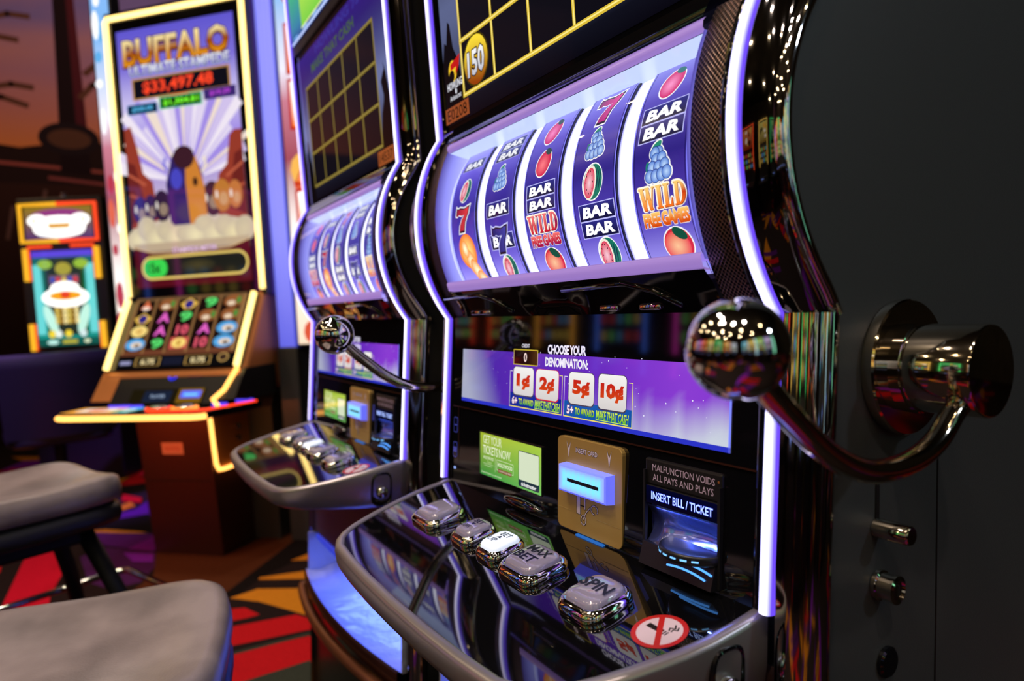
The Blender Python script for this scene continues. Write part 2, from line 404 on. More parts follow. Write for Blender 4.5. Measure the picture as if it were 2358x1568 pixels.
# ------------------------------------------------------------------ the setting
def floor_art():
    cv = Canvas(); dark = rgb(44, 36, 36); red = rgb(196, 26, 34); ora = rgb(208, 132, 34); pur = rgb(86, 32, 120); vio = rgb(128, 40, 190); bro = rgb(84, 46, 26); blk = rgb(26, 22, 22); ol = rgb(58, 62, 54)
    cv.rect(-8.5, -6.5, 5, 6.5, dark)
    rnd = random.Random(11)
    def swirl(cx, cy, r, a0, a1, w, col):
        n = 10; pts = []
        for i in range(n + 1):
            a = a0 + (a1 - a0) * i / n; pts.append((cx + r * math.cos(a), cy + r * math.sin(a)))
        for i in range(n, -1, -1):
            a = a0 + (a1 - a0) * i / n; k = w * math.sin(pi * i / n) + 0.01; pts.append((cx + (r - k) * math.cos(a), cy + (r - k) * math.sin(a)))
        cv.poly(pts, col)
    for gx in range(-8, 5):          # the repeat of the carpet away from the aisle
        for gy in range(-6, 6):
            if -4.4 < gx + 0.5 < -1.4 and -0.7 < gy + 0.5 < 0.8: continue
            cx, cy = gx + rnd.uniform(0, 1), gy + rnd.uniform(0, 1); a = rnd.uniform(0, 6.28)
            c = [red, ora, pur, vio, red, ora, bro][rnd.randrange(7)]
            swirl(cx, cy, rnd.uniform(0.5, 0.9), a, a + 1.5, rnd.uniform(0.16, 0.34), c)
            for k in range(rnd.randrange(2, 4)):
                ux, uy = math.cos(a + 0.8), math.sin(a + 0.8); o = 0.16 * k
                cv.poly([(cx + uy * o, cy - ux * o), (cx + uy * (o + .09), cy - ux * (o + .09)), (cx + uy * (o + .09) + ux * .6, cy - ux * (o + .09) + uy * .6), (cx + uy * o + ux * .66, cy - ux * o + uy * .66)], [ora, red, pur][rnd.randrange(3)])
    P = cv.poly
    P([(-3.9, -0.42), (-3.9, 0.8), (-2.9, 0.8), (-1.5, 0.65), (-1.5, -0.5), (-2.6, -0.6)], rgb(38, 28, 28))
    P([(-3.31, .17), (-3.05, .41), (-3.26, .67), (-3.16, .77), (-3.11, .75), (-2.63, .34), (-2.7, .22), (-2.88, .05), (-3.02, .14)], bro)  # carpet in shade by the pedestal, painted as brown
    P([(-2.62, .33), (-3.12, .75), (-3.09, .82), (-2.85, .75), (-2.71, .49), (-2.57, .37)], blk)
    P([(-2.48, .34), (-2.46, .38), (-2.37, .41), (-2.37, .37), (-2.38, .32)], red)
    P([(-2.34, .30), (-2.29, .51), (-2.14, .58), (-2.2, .28)], red)
    P([(-2.15, .24), (-2.1, .58), (-1.95, .62), (-1.96, .16)], red)
    P([(-2.16, .25), (-2.13, .55), (-2.11, .56), (-2.14, .25)], ol)
    P([(-1.96, .1), (-1.96, .56), (-1.80, .52), (-1.72, .1)], ol)
    P([(-1.80, .44), (-1.95, .57), (-1.6, .58), (-1.6, .40)], ora)
    P([(-2.58, .35), (-2.60, .45), (-2.50, .58), (-2.17, .58), (-2.34, .50), (-2.48, .43)], ora)
    P([(-2.71, .48), (-2.65, .66), (-2.57, .63), (-2.69, .47)], ora)
    P([(-2.81, .62), (-2.84, .70), (-2.77, .68)], ora)
    P([(-3.75, -.31), (-3.64, -.17), (-3.28, -.17), (-3.06, -.2), (-2.9, -.2), (-2.84, -.33), (-3.0, -.35)], rgb(205, 22, 50))
    P([(-2.89, -.22), (-2.95, -.11), (-2.91, -.1), (-2.78, -.21)], ora)
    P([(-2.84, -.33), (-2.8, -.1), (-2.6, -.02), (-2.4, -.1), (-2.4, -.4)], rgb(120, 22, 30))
    P([(-3.74, -.41), (-3.72, -.4), (-3.49, -.39), (-3.5, -.5)], red)
    P([(-4.21, -.3), (-4.17, -.22), (-3.91, -.21), (-3.89, -.34)], red)
    P([(-4.6, .09), (-4.41, .18), (-4.29, .17), (-4.41, .08)], red)
    P([(-4.16, -.08), (-4.36, .12), (-4.24, .14), (-4.09, -.06)], ora)
    P([(-3.87, -.42), (-3.95, -.18), (-3.78, -.17), (-3.77, -.34), (-3.74, -.41)], rgb(216, 140, 84))
    P([(-3.89, -.06), (-3.83, .05), (-3.65, .16), (-3.82, -.05)], ora)
    P([(-5.33, .07), (-5.09, .15), (-4.93, .09), (-5.1, .04)], ora)
    P([(-6.63, -.6), (-6.4, -.37), (-6.26, -.37), (-6.37, -.51)], ora)
    P([(-3.85, -.06), (-3.6, .19), (-3.33, .17), (-3.44, .08), (-3.59, -.02)], pur)
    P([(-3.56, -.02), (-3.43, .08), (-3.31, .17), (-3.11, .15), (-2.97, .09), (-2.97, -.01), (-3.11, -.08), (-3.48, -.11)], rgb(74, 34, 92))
    P([(-4.08, -.08), (-4.17, .14), (-4.3, .2), (-3.96, .19), (-4.02, -.05)], pur)
    P([(-3.89, -.34), (-3.87, -.21), (-3.66, -.18), (-3.71, -.3)], pur)
    P([(-3.45, .07), (-3.57, .18), (-3.36, .18), (-3.34, .16)], vio)
    P([(-3.41, .05), (-3.3, .16), (-3.19, .15), (-3.25, .08)], vio)
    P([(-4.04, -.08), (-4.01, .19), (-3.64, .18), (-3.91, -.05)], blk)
    P([(-7.26, -.33), (-6.57, .11), (-5.54, .24), (-5.64, .06), (-6.51, -.3)], rgb(150, 24, 40))
    P([(-5.57, -.58), (-6.1, -.56), (-5.81, -.41), (-5.38, -.5)], red)
    sx = Canvas.EPS * 0.4
    o = cv.build('floor', lambda x, y, w: (x, y, w - 0.003), M['carpet'])
    o['kind'] = 'structure'; return o
floor_art()

def mural():
    cv = Canvas()   # y along the wall, z up; dusk landscape with a palm
    def sky(y, z):
        t = (z - 2.6) / 1.9
        c = mixc(rgb(206, 116, 58), rgb(112, 96, 150), t * 1.9)
        s = math.sin(y * 2.1 + 3 * math.sin(z * 4.2)) * 0.5 + 0.5
        return mixc(c, rgb(206, 128, 80), 0.45 * s * (1 if z > 3.3 else 0.4))
    ny, nz = 60, 16
    for i in range(ny):
        for j in range(nz):
            ya, yb = -5 + 11 * i / ny, -5 + 11 * (i + 1) / ny; za, zb = 2.0 + 2.6 * j / nz, 2.0 + 2.6 * (j + 1) / nz
            cv.quad([(ya, za), (yb, za), (yb, zb), (ya, zb)], [sky(ya, za), sky(yb, za), sky(yb, zb), sky(ya, zb)], up=False)
    dk = rgb(38, 22, 22)
    cv.rect(-5, 0, 6, 2.55, rgb(34, 22, 22), top=rgb(52, 28, 24))
    cv.poly([(-5, 2.5), (-2, 2.62), (-0.9, 2.68), (-0.4, 2.62), (0.1, 2.72), (0.6, 2.64), (2, 2.7), (6, 2.6), (6, 2.3), (-5, 2.3)], dk)
    cv.line([(-0.9, 2.5), (0.4, 2.42)], 0.03, rgb(150, 72, 66)); cv.line([(-0.2, 2.36), (0.4, 2.3)], 0.03, rgb(130, 62, 62))
    for y, z in ((-0.3, 2.1), (-0.05, 2.0), (0.12, 2.05), (-0.55, 1.95)): cv.line([(y, z - .14), (y + .06, z + .14)], 0.03, rgb(96, 66, 62))
    cv.poly([(-0.11, 2.4), (0.13, 2.4), (0.12, 3.2), (0.10, 4.6), (-0.04, 4.6), (-0.08, 3.2)], rgb(30, 16, 20))
    cv.poly([(0.04, 2.6), (0.13, 2.6), (0.10, 4.6), (0.05, 4.6)], rgb(76, 26, 34))
    cv.ell(-0.02, 2.72, 0.24, 0.15, rgb(34, 22, 26)); cv.ell(-0.02, 2.72, 0.17, 0.09, rgb(84, 52, 40))
    for y, z, l, a in ((-0.5, 3.02, .36, -.15), (-0.42, 3.14, .3, .1), (-0.55, 3.55, .4, .06), (-0.4, 3.75, .3, .2), (.2, 3.2, .2, .9), (.25, 3.4, .2, .7)):
        cv.line([(y - l / 2, z - l / 2 * a), (y, z + .03), (y + l / 2, z + l / 2 * a)], 0.05, rgb(92, 56, 44))
    o = cv.build('wall_back', lambda y, z, w: (-7.5 + w, y, z), M['mural']); o['kind'] = 'structure'
mural()
def plain(name, pts, m):
    b = MB(); b.prism(pts[0], pts[1]); o = b.build(name, m); o['kind'] = 'structure'; return o
plain('wall_right', ([(4.8, -6.4, 0), (4.8, 6.4, 0), (4.8, 6.4, 4.6), (4.8, -6.4, 4.6)], (0.1, 0, 0)), M['wallpaint'])
plain('wall_front', ([(-7.5, -6.4, 0), (4.8, -6.4, 0), (4.8, -6.4, 4.6), (-7.5, -6.4, 4.6)], (0, -0.1, 0)), M['wallpaint'])
plain('wall_left', ([(-7.5, 6.4, 0), (4.8, 6.4, 0), (4.8, 6.4, 4.6), (-7.5, 6.4, 4.6)], (0, 0.1, 0)), M['wallpaint'])
plain('ceiling', ([(-7.5, -6.4, 4.6), (4.8, -6.4, 4.6), (4.8, 6.4, 4.6), (-7.5, 6.4, 4.6)], (0, 0, 0.1)), M['ceil'])

for i, (y, c) in enumerate([(-1.9, (2.4, 1.3, .3)), (-.7, (1.0, 1.8, 2.2)), (.5, (2.2, 2.0, 1.7)), (1.9, (2.4, 1.2, .3)), (3.3, (.6, 1.9, 1.2))]):   # glowing bars added on the unseen wall to brighten the chrome
    b = MB(); b.c = c; b.box((4.74, y, 1.75), (.1, .22, 2.9), .01); o = b.build('reflect_bar_%d' % (i + 1), M['led']); o['kind'] = 'structure'

# ------------------------------------------------------------------ reel symbols (metres, centred at x, y)
VIO0 = rgb(70, 58, 170)
def star_outline(cv, pts, x, y, s, col, out=WHITE, ow=0.0016, drop=None):
    """polygon with a fat outline: pts in unit box"""
    P = [(x + px * s[0], y + py * s[1]) for px, py in pts]
    area = sum(P[i][0] * P[(i + 1) % len(P)][1] - P[(i + 1) % len(P)][0] * P[i][1] for i in range(len(P)))
    sg = 1 if area > 0 else -1
    if out:
        O = []
        for i in range(len(P)):
            a, b, c = Vector(P[i - 1]), Vector(P[i]), Vector(P[(i + 1) % len(P)])
            n1 = Vector(((b - a).y, -(b - a).x)).normalized() * sg; n2 = Vector(((c - b).y, -(c - b).x)).normalized() * sg
            n = n1 + n2; n = n / max(0.5, n.length_squared / 2) if n.length > 1e-6 else n1
            O.append(tuple(b + n * ow))
        cv.poly(O, out)
    cv.poly(P, col)
SEVEN = [(-.48, .18), (-.46, .5), (-.36, .44), (-.2, .47), (.1, .41), (.28, .46), (.5, .5), (.42, .2), (.22, -.1), (.12, -.5), (-.26, -.5), (-.2, -.24), (-.02, .02), (.16, .17), (-.1, .16), (-.28, .22), (-.38, .16)]
def sym_bar(cv, x, y, n=2, w=.058, h=.0155, dim=1.0):
    dk = rgb(14, 12, 50)
    for i in range(n):
        yy = y + (i - (n - 1) / 2) * (h + .0016)
        cv.rect(x - w / 2 - .0012, yy - h / 2 - .0010, x + w / 2 + .0012, yy + h / 2 + .0010, rgb(190, 190, 255, dim))
        cv.rect(x - w / 2, yy - h / 2, x + w / 2, yy + h / 2, dk, top=rgb(40, 40, 130))
        cv.text('BAR', x, yy, w * .84, h * .72, rgb(255, 255, 255, 1.15 * dim), bold=.045, shear=0.12)
def sym_melon(cv, x, y, s=.034):
    r = s / 2
    cv.ell(x, y, r * .92, r * 1.08, WHITE, rot=-.25)
    cv.ell(x + .0005, y, r * .84, r * 1.0, rgb(20, 120, 96), rot=-.25)
    for k in range(3): cv.ell(x + r * (.25 + .2 * k), y, r * .05, r * (.8 - .15 * k), rgb(10, 60, 70), rot=-.25, n=10)
    cv.ell(x - r * .22, y - r * .02, r * .56, r * .98, rgb(244, 236, 220), rot=-.2)
    cv.ell(x - r * .25, y - r * .04, r * .46, r * .86, rgb(250, 205, 215), rot=-.2, rim=rgb(225, 40, 80))
    for k in range(10):
        a = 2 * pi * k / 10
        cv.ell(x - r * .25 + r * .30 * math.cos(a), y + r * .64 * math.sin(a), r * .035, r * .06, rgb(30, 8, 20), n=6, up=(k == 0))
def sym_grapes(cv, x, y, s=.036):
    u = s / 36
    rows = [(0, 9, 1), (-4.5, 9, 0), (-3, 3, 1), (4, 3.5, 1), (-7.5, -3, 1), (0, -3.5, 1), (7.5, -2.5, 1), (-10.5, -10, 1), (-3.5, -10.5, 1), (3.5, -10, 1), (10, -9, 1)]
    for p, q, _ in rows: cv.ell(x + p * u, y + q * u, 7.0 * u, 7.2 * u, WHITE, n=14, up=False)
    cv.ell(x - 3 * u, y + 15 * u, 8 * u, 4.6 * u, WHITE, rot=.6, up=False)
    cv.L += 1
    cv.ell(x - 3 * u, y + 14.5 * u, 7 * u, 3.6 * u, rgb(26, 140, 110), rot=.6); cv.ell(x - 13 * u, y - 2 * u, 2.4 * u, 5 * u, rgb(26, 130, 110), up=False)
    cv.L += 1
    for p, q, _ in rows:
        cv.ell(x + p * u, y + q * u, 6.0 * u, 6.2 * u, rgb(30, 50, 130), n=14)
        cv.ell(x + p * u, y + q * u, 5.4 * u, 5.6 * u, rgb(190, 220, 255), n=14, rim=rgb(84, 130, 215))
def sym_plum(cv, x, y, c0, c1, s=.034, leaf=rgb(14, 60, 50)):
    r = s / 2
    cv.ell(x, y - r * .02, r * .92, r * 1.08, WHITE, rot=-.45); cv.ell(x, y - r * .02, r * .83, r * 1.0, c1, rot=-.45)
    cv.ell(x - r * .08, y - r * .12, r * .74, r * .86, c0, rot=-.45, rim=c1)
    cv.ell(x + r * .34, y + r * .80, r * .42, r * .24, leaf, rot=-.4)
def sym_peach(cv, x, y, s=.036):
    r = s / 2
    cv.ell(x, y, r * 1.08, r * 1.04, WHITE); cv.ell(x, y, r, r * .96, rgb(214, 40, 60))
    cv.ell(x - r * .1, y - r * .08, r * .9, r * .86, rgb(255, 200, 150), rim=rgb(236, 70, 80))
    cv.ell(x + r * .28, y + r * .62, r * .55, r * .28, rgb(16, 80, 60), rot=-.55)
def sym_seven(cv, x, y, c0, c1, w=.042, h=.038, out=WHITE):
    if out: star_outline(cv, SEVEN, x, y, (w, h), out, out=None)
    star_outline(cv, SEVEN, x, y, (w, h), rgb(30, 4, 22), out=out, ow=.0018)
    star_outline(cv, SEVEN, x - .0006, y + .0004, (w * .86, h * .86), lambda px, py: mixc(c0, c1, (px - x) / w + .5), out=None)
def wild_polys():
    def bar(a, b, w):
        return [(a[0] - w / 2, a[1]), (a[0] + w / 2, a[1]), (b[0] + w / 2, b[1]), (b[0] - w / 2, b[1])]
    rc = lambda x0, y0, x1, y1: [(x0, y0), (x1, y0), (x1, y1), (x0, y1)]
    P = [bar((.40, 0), (.16, 1), .26), bar((.40, 0), (.62, .92), .09), bar((.86, 0), (.62, 1), .26), bar((.86, 0), (1.10, 1), .09), rc(-.06, .93, .40, 1), rc(.44, .93, .80, 1), rc(.98, .93, 1.24, 1)]
    P += [rc(1.42, 0, 1.68, 1), rc(1.32, 0, 1.78, .07), rc(1.32, .93, 1.78, 1)]
    P += [rc(1.98, 0, 2.24, 1), rc(1.88, .93, 2.34, 1), rc(1.88, 0, 2.56, .09), [(2.56, 0), (2.56, .36), (2.50, .36), (2.36, .05)]]
    P += [rc(2.78, 0, 3.02, 1), rc(2.68, 0, 3.06, .07), rc(2.68, .93, 3.06, 1)]
    n = 12
    for k in range(n):
        a, b = -pi / 2 + pi * k / n, -pi / 2 + pi * (k + 1) / n
        P.append([(3.02 + .26 * math.cos(a), .5 + .42 * math.sin(a)), (3.02 + .52 * math.cos(a), .5 + .5 * math.sin(a)), (3.02 + .52 * math.cos(b), .5 + .5 * math.sin(b)), (3.02 + .26 * math.cos(b), .5 + .42 * math.sin(b))])
    return [[((x + .06) / 3.62 - .5, y - .5) for x, y in p] for p in P]
WILDP = wild_polys()
def sym_wild(cv, x, y, c0, c1, c2, w=.062):
    cy, H = y + .0095, .022
    cv.L += 1
    for k in range(8):
        dx, dy = .0017 * math.cos(k * pi / 4), .0017 * math.sin(k * pi / 4)
        for p in WILDP: cv._add([(x + px * w + dx, cy + py * H + dy) for px, py in p], [(0, 1, 2, 3)], rgb(255, 244, 226, 1.1))
    for dx, dy, cf in ((.0007, -.0007, lambda q: mixc(c2, (.02, 0, .02), .55)), (0, 0, lambda q: mixc(c1, c2, (q + .5) * 2) if q < 0 else mixc(c2, c0, q * 2))):
        cv.L += 1
        for p in WILDP: cv.tri.append(([(x + px * w + dx, cy + py * H + dy) for px, py in p], [cf(py) for px, py in p], cv.L))
    cv.text('FREE GAMES', x + .001, y - .0115, w * .98, .0145, vcol3(c2, c1, c0), bold=.06, out=rgb(255, 246, 230, 1.05), ow=.03, space=.86)
def sym_flame(cv, x, y):
    cv.ell(x, y + .010, .024, .026, rgb(255, 225, 130, 1.3), rim=rgb(250, 120, 10))
    for k, (dx, dy, rx, ry, a) in enumerate(((.004, -.008, .012, .022, .3), (.012, -.022, .012, .022, .4), (-.006, .014, .009, .013, .2), (.02, -.036, .012, .018, .5))):
        cv.ell(x + dx, y + dy, rx, ry, rgb(255, 246, 205, 1.35), rot=a, rim=rgb(255, 150, 30))

def reel_canvas(i):
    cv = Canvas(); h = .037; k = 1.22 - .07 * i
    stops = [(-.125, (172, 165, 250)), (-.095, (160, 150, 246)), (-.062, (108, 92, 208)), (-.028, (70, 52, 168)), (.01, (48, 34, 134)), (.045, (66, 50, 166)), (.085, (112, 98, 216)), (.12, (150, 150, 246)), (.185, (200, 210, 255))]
    cv.vgrad(-h, h, [(v, rgb(*c, k)) for v, c in stops])  # lighter top and bottom: reel lighting put into the strip colours
    # lit reel rims painted as bright edges of the strip
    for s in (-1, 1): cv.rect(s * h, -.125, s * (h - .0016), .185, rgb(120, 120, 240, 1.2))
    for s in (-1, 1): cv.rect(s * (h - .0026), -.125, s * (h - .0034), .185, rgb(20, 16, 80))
    return cv
def fill_reel(cv, i):
    v = [.0835, .0415, 0, -.041, -.080]
    red0, red1 = rgb(236, 60, 40), rgb(150, 8, 30); pk0, pk1 = rgb(250, 130, 190), rgb(205, 20, 110)
    if i == 0: sym_bar(cv, 0, v[0], 1, dim=.75); sym_melon(cv, 0, v[1]); sym_seven(cv, 0, v[2] - .001, rgb(150, 8, 40), red0); sym_flame(cv, .004, -.058)
    if i == 1: sym_bar(cv, 0, v[0] + .002, 2, dim=.75); sym_grapes(cv, 0, v[1]); sym_bar(cv, 0, v[2], 1, w=.056, h=.019); sym_bar(cv, 0.003, v[3] - .002, 1, w=.056, h=.019); sym_seven(cv, .001, v[3], rgb(24, 20, 90), rgb(70, 66, 170), out=rgb(200, 200, 255)); sym_melon(cv, .004, v[4], .036); cv.rect(-.02, .112, .02, .124, rgb(22, 20, 90))
    if i == 2: sym_plum(cv, 0, v[0], pk0, pk1); sym_plum(cv, 0, v[1], rgb(255, 120, 130), rgb(214, 10, 70)); sym_bar(cv, 0, v[2], 2); sym_wild(cv, 0, v[3], rgb(255, 120, 120), rgb(210, 20, 40), rgb(150, 10, 80)); sym_peach(cv, .006, v[4]); cv.rect(-.026, .108, .026, .120, rgb(20, 16, 90)); cv.text('BAR', 0, .114, .046, .009, rgb(90, 90, 210), bold=.04)
    if i == 3: sym_seven(cv, 0, v[0] + .001, rgb(120, 8, 90), rgb(240, 50, 150)); sym_grapes(cv, 0, v[1]); sym_melon(cv, 0, v[2], .038); sym_bar(cv, .004, v[3], 2, h=.017); sym_melon(cv, .008, v[4], .038); cv.ell(0, .118, .018, .006, rgb(26, 20, 100))
    if i == 4: sym_plum(cv, -.002, v[0], rgb(255, 150, 200), rgb(214, 30, 110), leaf=rgb(20, 110, 100)); sym_bar(cv, 0, v[1], 2, h=.017); sym_grapes(cv, 0, v[2], .040); sym_wild(cv, .002, v[3], rgb(255, 214, 120), rgb(250, 120, 30), rgb(206, 60, 10)); sym_peach(cv, .010, v[4]); cv.ell(0.0, .116, .02, .006, rgb(110, 16, 60))

# ------------------------------------------------------------------ the slot machine with a pull lever
ZB, TH = 0.1303, 0.066
XM, YM = -0.6815, 0.488
CT, ST = math.cos(TH), math.sin(TH)
def mach_world(x, y, z):
    px, py, pz = x + XM, y + YM, z - 1.10
    return (px, CT * py + ST * pz, -ST * py + CT * pz + 1.0)
def floor_z(y): return 1.10 + (-1.0 + ST * (y + YM)) / CT
def circ3(a, b, c):
    ax, ay = a; bx, by = b; cx, cy = c
    d = 2 * (ax * (by - cy) + bx * (cy - ay) + cx * (ay - by))
    ux = ((ax * ax + ay * ay) * (by - cy) + (bx * bx + by * by) * (cy - ay) + (cx * cx + cy * cy) * (ay - by)) / d
    uy = ((ax * ax + ay * ay) * (cx - bx) + (bx * bx + by * by) * (ax - cx) + (cx * cx + cy * cy) * (bx - ax)) / d
    return ux, uy, math.hypot(ax - ux, ay - uy)
Z1, Z2, ZT = 1.111, 1.394, 1.93
ARC = circ3((.006, Z1), (-.0485, 1.262), (-.010, Z2))
def prof(z):
    if z <= Z1: return -.004 + (z - .856) * (.010 / .255) if z > .856 else -.004
    if z >= Z2: return -.010 - (z - Z2) * .092
    return ARC[0] - math.sqrt(max(0, ARC[2] ** 2 - (z - ARC[1]) ** 2))
ZARC = [Z1 + (Z2 - Z1) * i / 28 for i in range(29)]
ZUP = [1.45, 1.55, 1.65, 1.75, 1.85, ZT]
DK = .22
def shell_off(z): return .011 + .0145 * min(1, ((z - 1.25) / .118) ** 2)
def deck_z(y): return .853 + DK * y

def deck_outline(inset=0.0, n=6):
    half = [(.304, .004), (.3035, -.03), (.301, -.06), (.296, -.085), (.290, -.105), (.282, -.130), (.272, -.155)]
    c = [(.262, -.175), (.248, -.193), (.230, -.206), (.205, -.215)]
    fr = [(.15, -.2195), (.08, -.2225), (0, -.2235)]
    R = half + c + fr; full = R + [(-x, y) for x, y in reversed(R[:-1])]
    if not inset: return full
    out = []
    for i, (x, y) in enumerate(full):
        a = Vector(full[max(i - 1, 0)]); b = Vector(full[min(i + 1, len(full) - 1)]); t = (b - a).normalized()
        nx, ny = t.y, -t.x      # inward for this winding
        out.append((x - abs(inset) * (1 if x > 0 else -1) * abs(nx) if x else 0, y + inset * abs(ny)))
    return out

def build_machine(dx, label, group, tag, dim_top):
    loc = mach_world(dx, 0, ZB)
    root = thing('slot_machine', label, 'slot machine', loc, (-TH, 0, 0), group)
    OFF = (0, 0, -ZB)
    def put(b, name, m, parent=root, smooth=None, lab=None, bevel=None):
        o = b.build(name, m, parent, OFF if parent is root else None, smooth, bevel)
        if lab: o['label'] = lab
        return o
    # cabinet body: side outline with its belly at reel height, hollow behind the reel window, the bill slot and the coin tray
    b = MB(); fz = [.30, .60, Z1] + ZARC[1:] + ZUP
    hollows = [(-.3115, .3115, .462, .563, .125), (.157, .2525, .861, .917, .05), (-.2545, .2545, 1.148, 1.378, .21)]
    def outline(x):
        front = lambda z: prof(z) + (.0175 if z < Z1 or abs(x) < .2545 else shell_off(z) + .001)
        hs = [h for h in hollows if h[0] < x < h[1]]
        P = [(front(.2), floor_z(.02))]; zs = sorted([z for z in fz if not any(h[2] <= z <= h[3] for h in hs)] + [h[2] for h in hs])
        for z in zs:
            h = next((h for h in hs if h[2] == z), None)
            if h: P += [(front(z), z), (h[4], z), (h[4], h[3]), (front(h[3]), h[3])]
            else: P.append((front(z), z))
        return P + [(.56, ZT), (.56, floor_z(.56))]
    ed = sorted({-.343, .343} | {q for h in hollows for q in h[:2]})
    for x0, x1 in zip(ed, ed[1:]):
        b.prism([(x0, y, z) for y, z in outline((x0 + x1) / 2)], (x1 - x0, 0, 0))
    put(b, 'cabinet_body', M['body'], smooth=.5)
    # seam of the service door on the right flank, with its slot
    b = MB()
    for (y0, z0, y1, z1) in ((.20, .40, .20, 1.02), (.20, 1.02, .155, 1.06)):
        b.box((.3434, (y0 + y1) / 2, (z0 + z1) / 2), (.0008, .0016 + abs(y1 - y0), abs(z1 - z0)))
    put(b, 'door_seam', M['satin'])
    for s in (-1, 1):
        b = MB(); rings = []
        for z in ZARC + ZUP:
            rings.append([(s * (.3155 + .0315 * math.sin(a)), prof(z) + .0005 + (shell_off(z) - .004) * (1 - math.cos(a)), z) for a in [pi / 2 * k / 10 for k in range(11)]])
        b.sm = True; b.loft(rings, closed=False); put(b, 'side_shell', M['shell'])
        b = MB(); b.tube([(s * .3445, prof(z) + shell_off(z), z) for z in ZARC + ZUP], .0075, 14); put(b, 'edge_trim', M['chrome'])
        b = MB(); rings = []
        for z in (floor_z(0) + .002, .4, .7, .9, Z1):
            q = prof(z)
            rings.append([(s * (.3155 + .035 * math.sin(a)), q + .0005 + .020 * (1 - math.cos(a)) ** 1.1, z) for a in [pi / 2 * k / 12 for k in range(13)]] + [(s * .3500, q + .025, z), (s * .347, q + .027, z), (s * .316, q + .027, z)])
        b.sm = True; b.loft(rings); put(b, 'chrome_column', M['darkchrome'], smooth=.9)
        # light strip: white diffuser, its violet halo painted onto the flanks
        b = MB(); sec = [(.3012, .0035), (.3018, -.0015), (.3036, -.0042), (.3062, -.0050), (.3098, -.0050), (.3124, -.0042), (.3142, -.0015), (.3150, .0035)]
        vi = rgb(112, 76, 255, 1.1); wh = rgb(236, 228, 255, 2.7); cy = rgb(180, 180, 255, 1.9)
        if s < 0: wh = rgb(236, 222, 255, 2.1)
        cols = [vi, vi, cy, wh, wh, cy, vi, vi]
        zs = [.857, .9, 1.0, 1.06] + ZARC + ZUP
        b.sm = True; b.loft([[(s * x, prof(z) + y, z) for x, y in sec] for z in zs], closed=False, colring=cols); put(b, 'light_strip', M['led'])
        # perforated strip beside the reels and its thin border
        b = MB(); b.sm = True
        b.loft([[(s * x, prof(z) + .004 + (.002 if 0 < i < 4 else .0045), z) for i, x in enumerate((.254, .256, .273, .290, .292))] for z in ZARC[:-1]], closed=False, uv=True); put(b, 'mesh_strip', M['mesh'])
        b = MB(); b.sm = True
        b.loft([[(s * .2915, prof(z) + .008, z), (s * .293, prof(z) + .001, z), (s * .2985, prof(z) + .001, z), (s * .301, prof(z) + .006, z)] for z in [.857, 1.0] + ZARC + ZUP], closed=False); put(b, 'strip_channel', M['gloss'])
    W = .2925
    # upper display: black glass with the lit artwork behind it
    def slab(name, zs, off, m, xw=W, thick=.012, **k):
        b = MB(); rings = [[(-xw, prof(z) + off, z), (xw, prof(z) + off, z), (xw, prof(z) + off + thick, z), (-xw, prof(z) + off + thick, z)] for z in zs]
        b.loft(rings); return put(b, name, m, **k)
    slab('display_glass', [Z2 + .004, 1.5, 1.62, 1.772], .006, M['gloss'])
    slab('top_bezel', [1.772, 1.79], .001, M['satin'])
    # topper screen
    cv = Canvas(); cv.vgrad(-.29, .29, [(1.795, rgb(20, 60, 150)), (1.83, rgb(40, 130, 170)), (1.93, rgb(60, 190, 120))])
    cv.rect(-.29, 1.797, .29, 1.803, rgb(190, 210, 255, 1.2)); cv.rect(-.2, 1.812, .24, 1.925, rgb(120, 210, 70), top=rgb(190, 235, 90)); cv.line([(-.2, 1.812), (.24, 1.812)], .004, rgb(235, 240, 160))
    for k in range(7): cv.rect(-.27 + .08 * k, 1.806, -.235 + .08 * k, 1.810, rgb(130, 190, 255, 1.1), up=(k == 0))
    cv.build('topper_screen', lambda x, z, w: (x, prof(z) + .0005 - w, z), M['art'], root, OFF)
    slab('topper_housing', [1.79, ZT], .002, M['satin'], xw=.2995, thick=.03)
    # upper screen artwork: night scene, grid of windows, badge and logos
    dm = .42 if dim_top else 1.0
    cv = Canvas()
    gx0, gx1, gz0, gz1 = -.226, .226, 1.443, 1.676
    def night(x, z):
        t = (z - 1.41) / .34
        c = mixc(rgb(16, 14, 26), rgb(126, 138, 190), max(0, 1 - abs(t - .48) * 2.4))
        if dim_top: c = mixc(c, rgb(58, 34, 150), max(0, t - .45) * 1.6)
        return tuple(q * (.75 if dim_top else .55) for q in c)
    n = 14
    for j in range(n):
        za, zb = 1.41 + .345 * j / n, 1.41 + .345 * (j + 1) / n
        cv.quad([(-.285, za), (.285, za), (.285, zb), (-.285, zb)], [night(0, za), night(0, za), night(0, zb), night(0, zb)], up=(j == 0))
    blk = rgb(10, 8, 12)
    for s in (-1, 1):     # rocky silhouettes either side, with a howling wolf outline at the right
        cv.poly([(s * .287, 1.41), (s * .287, 1.50), (s * .277, 1.535), (s * .270, 1.530), (s * .262, 1.562), (s * .256, 1.556), (s * .250, 1.52), (s * .238, 1.50), (s * .226, 1.45), (s * .226, 1.41)], blk)
    cv.poly([(.236, 1.45), (.245, 1.49), (.252, 1.53), (.243, 1.556), (.248, 1.562), (.262, 1.575), (.258, 1.59), (.268, 1.572), (.276, 1.54), (.280, 1.47), (.276, 1.44)], blk)
    cv.rect(gx0, gz0, gx1, gz1, rgb(16, 14, 22, 1.0), top=rgb(20, 18, 26))
    dm = .30 if dim_top else 1.0
    gold = rgb(222, 190, 60, 1.0 * dm); gold2 = rgb(255, 236, 140, 1.05 * dm)
    dz = (gz1 - gz0) / 3; dxg = (gx1 - gx0) / 5
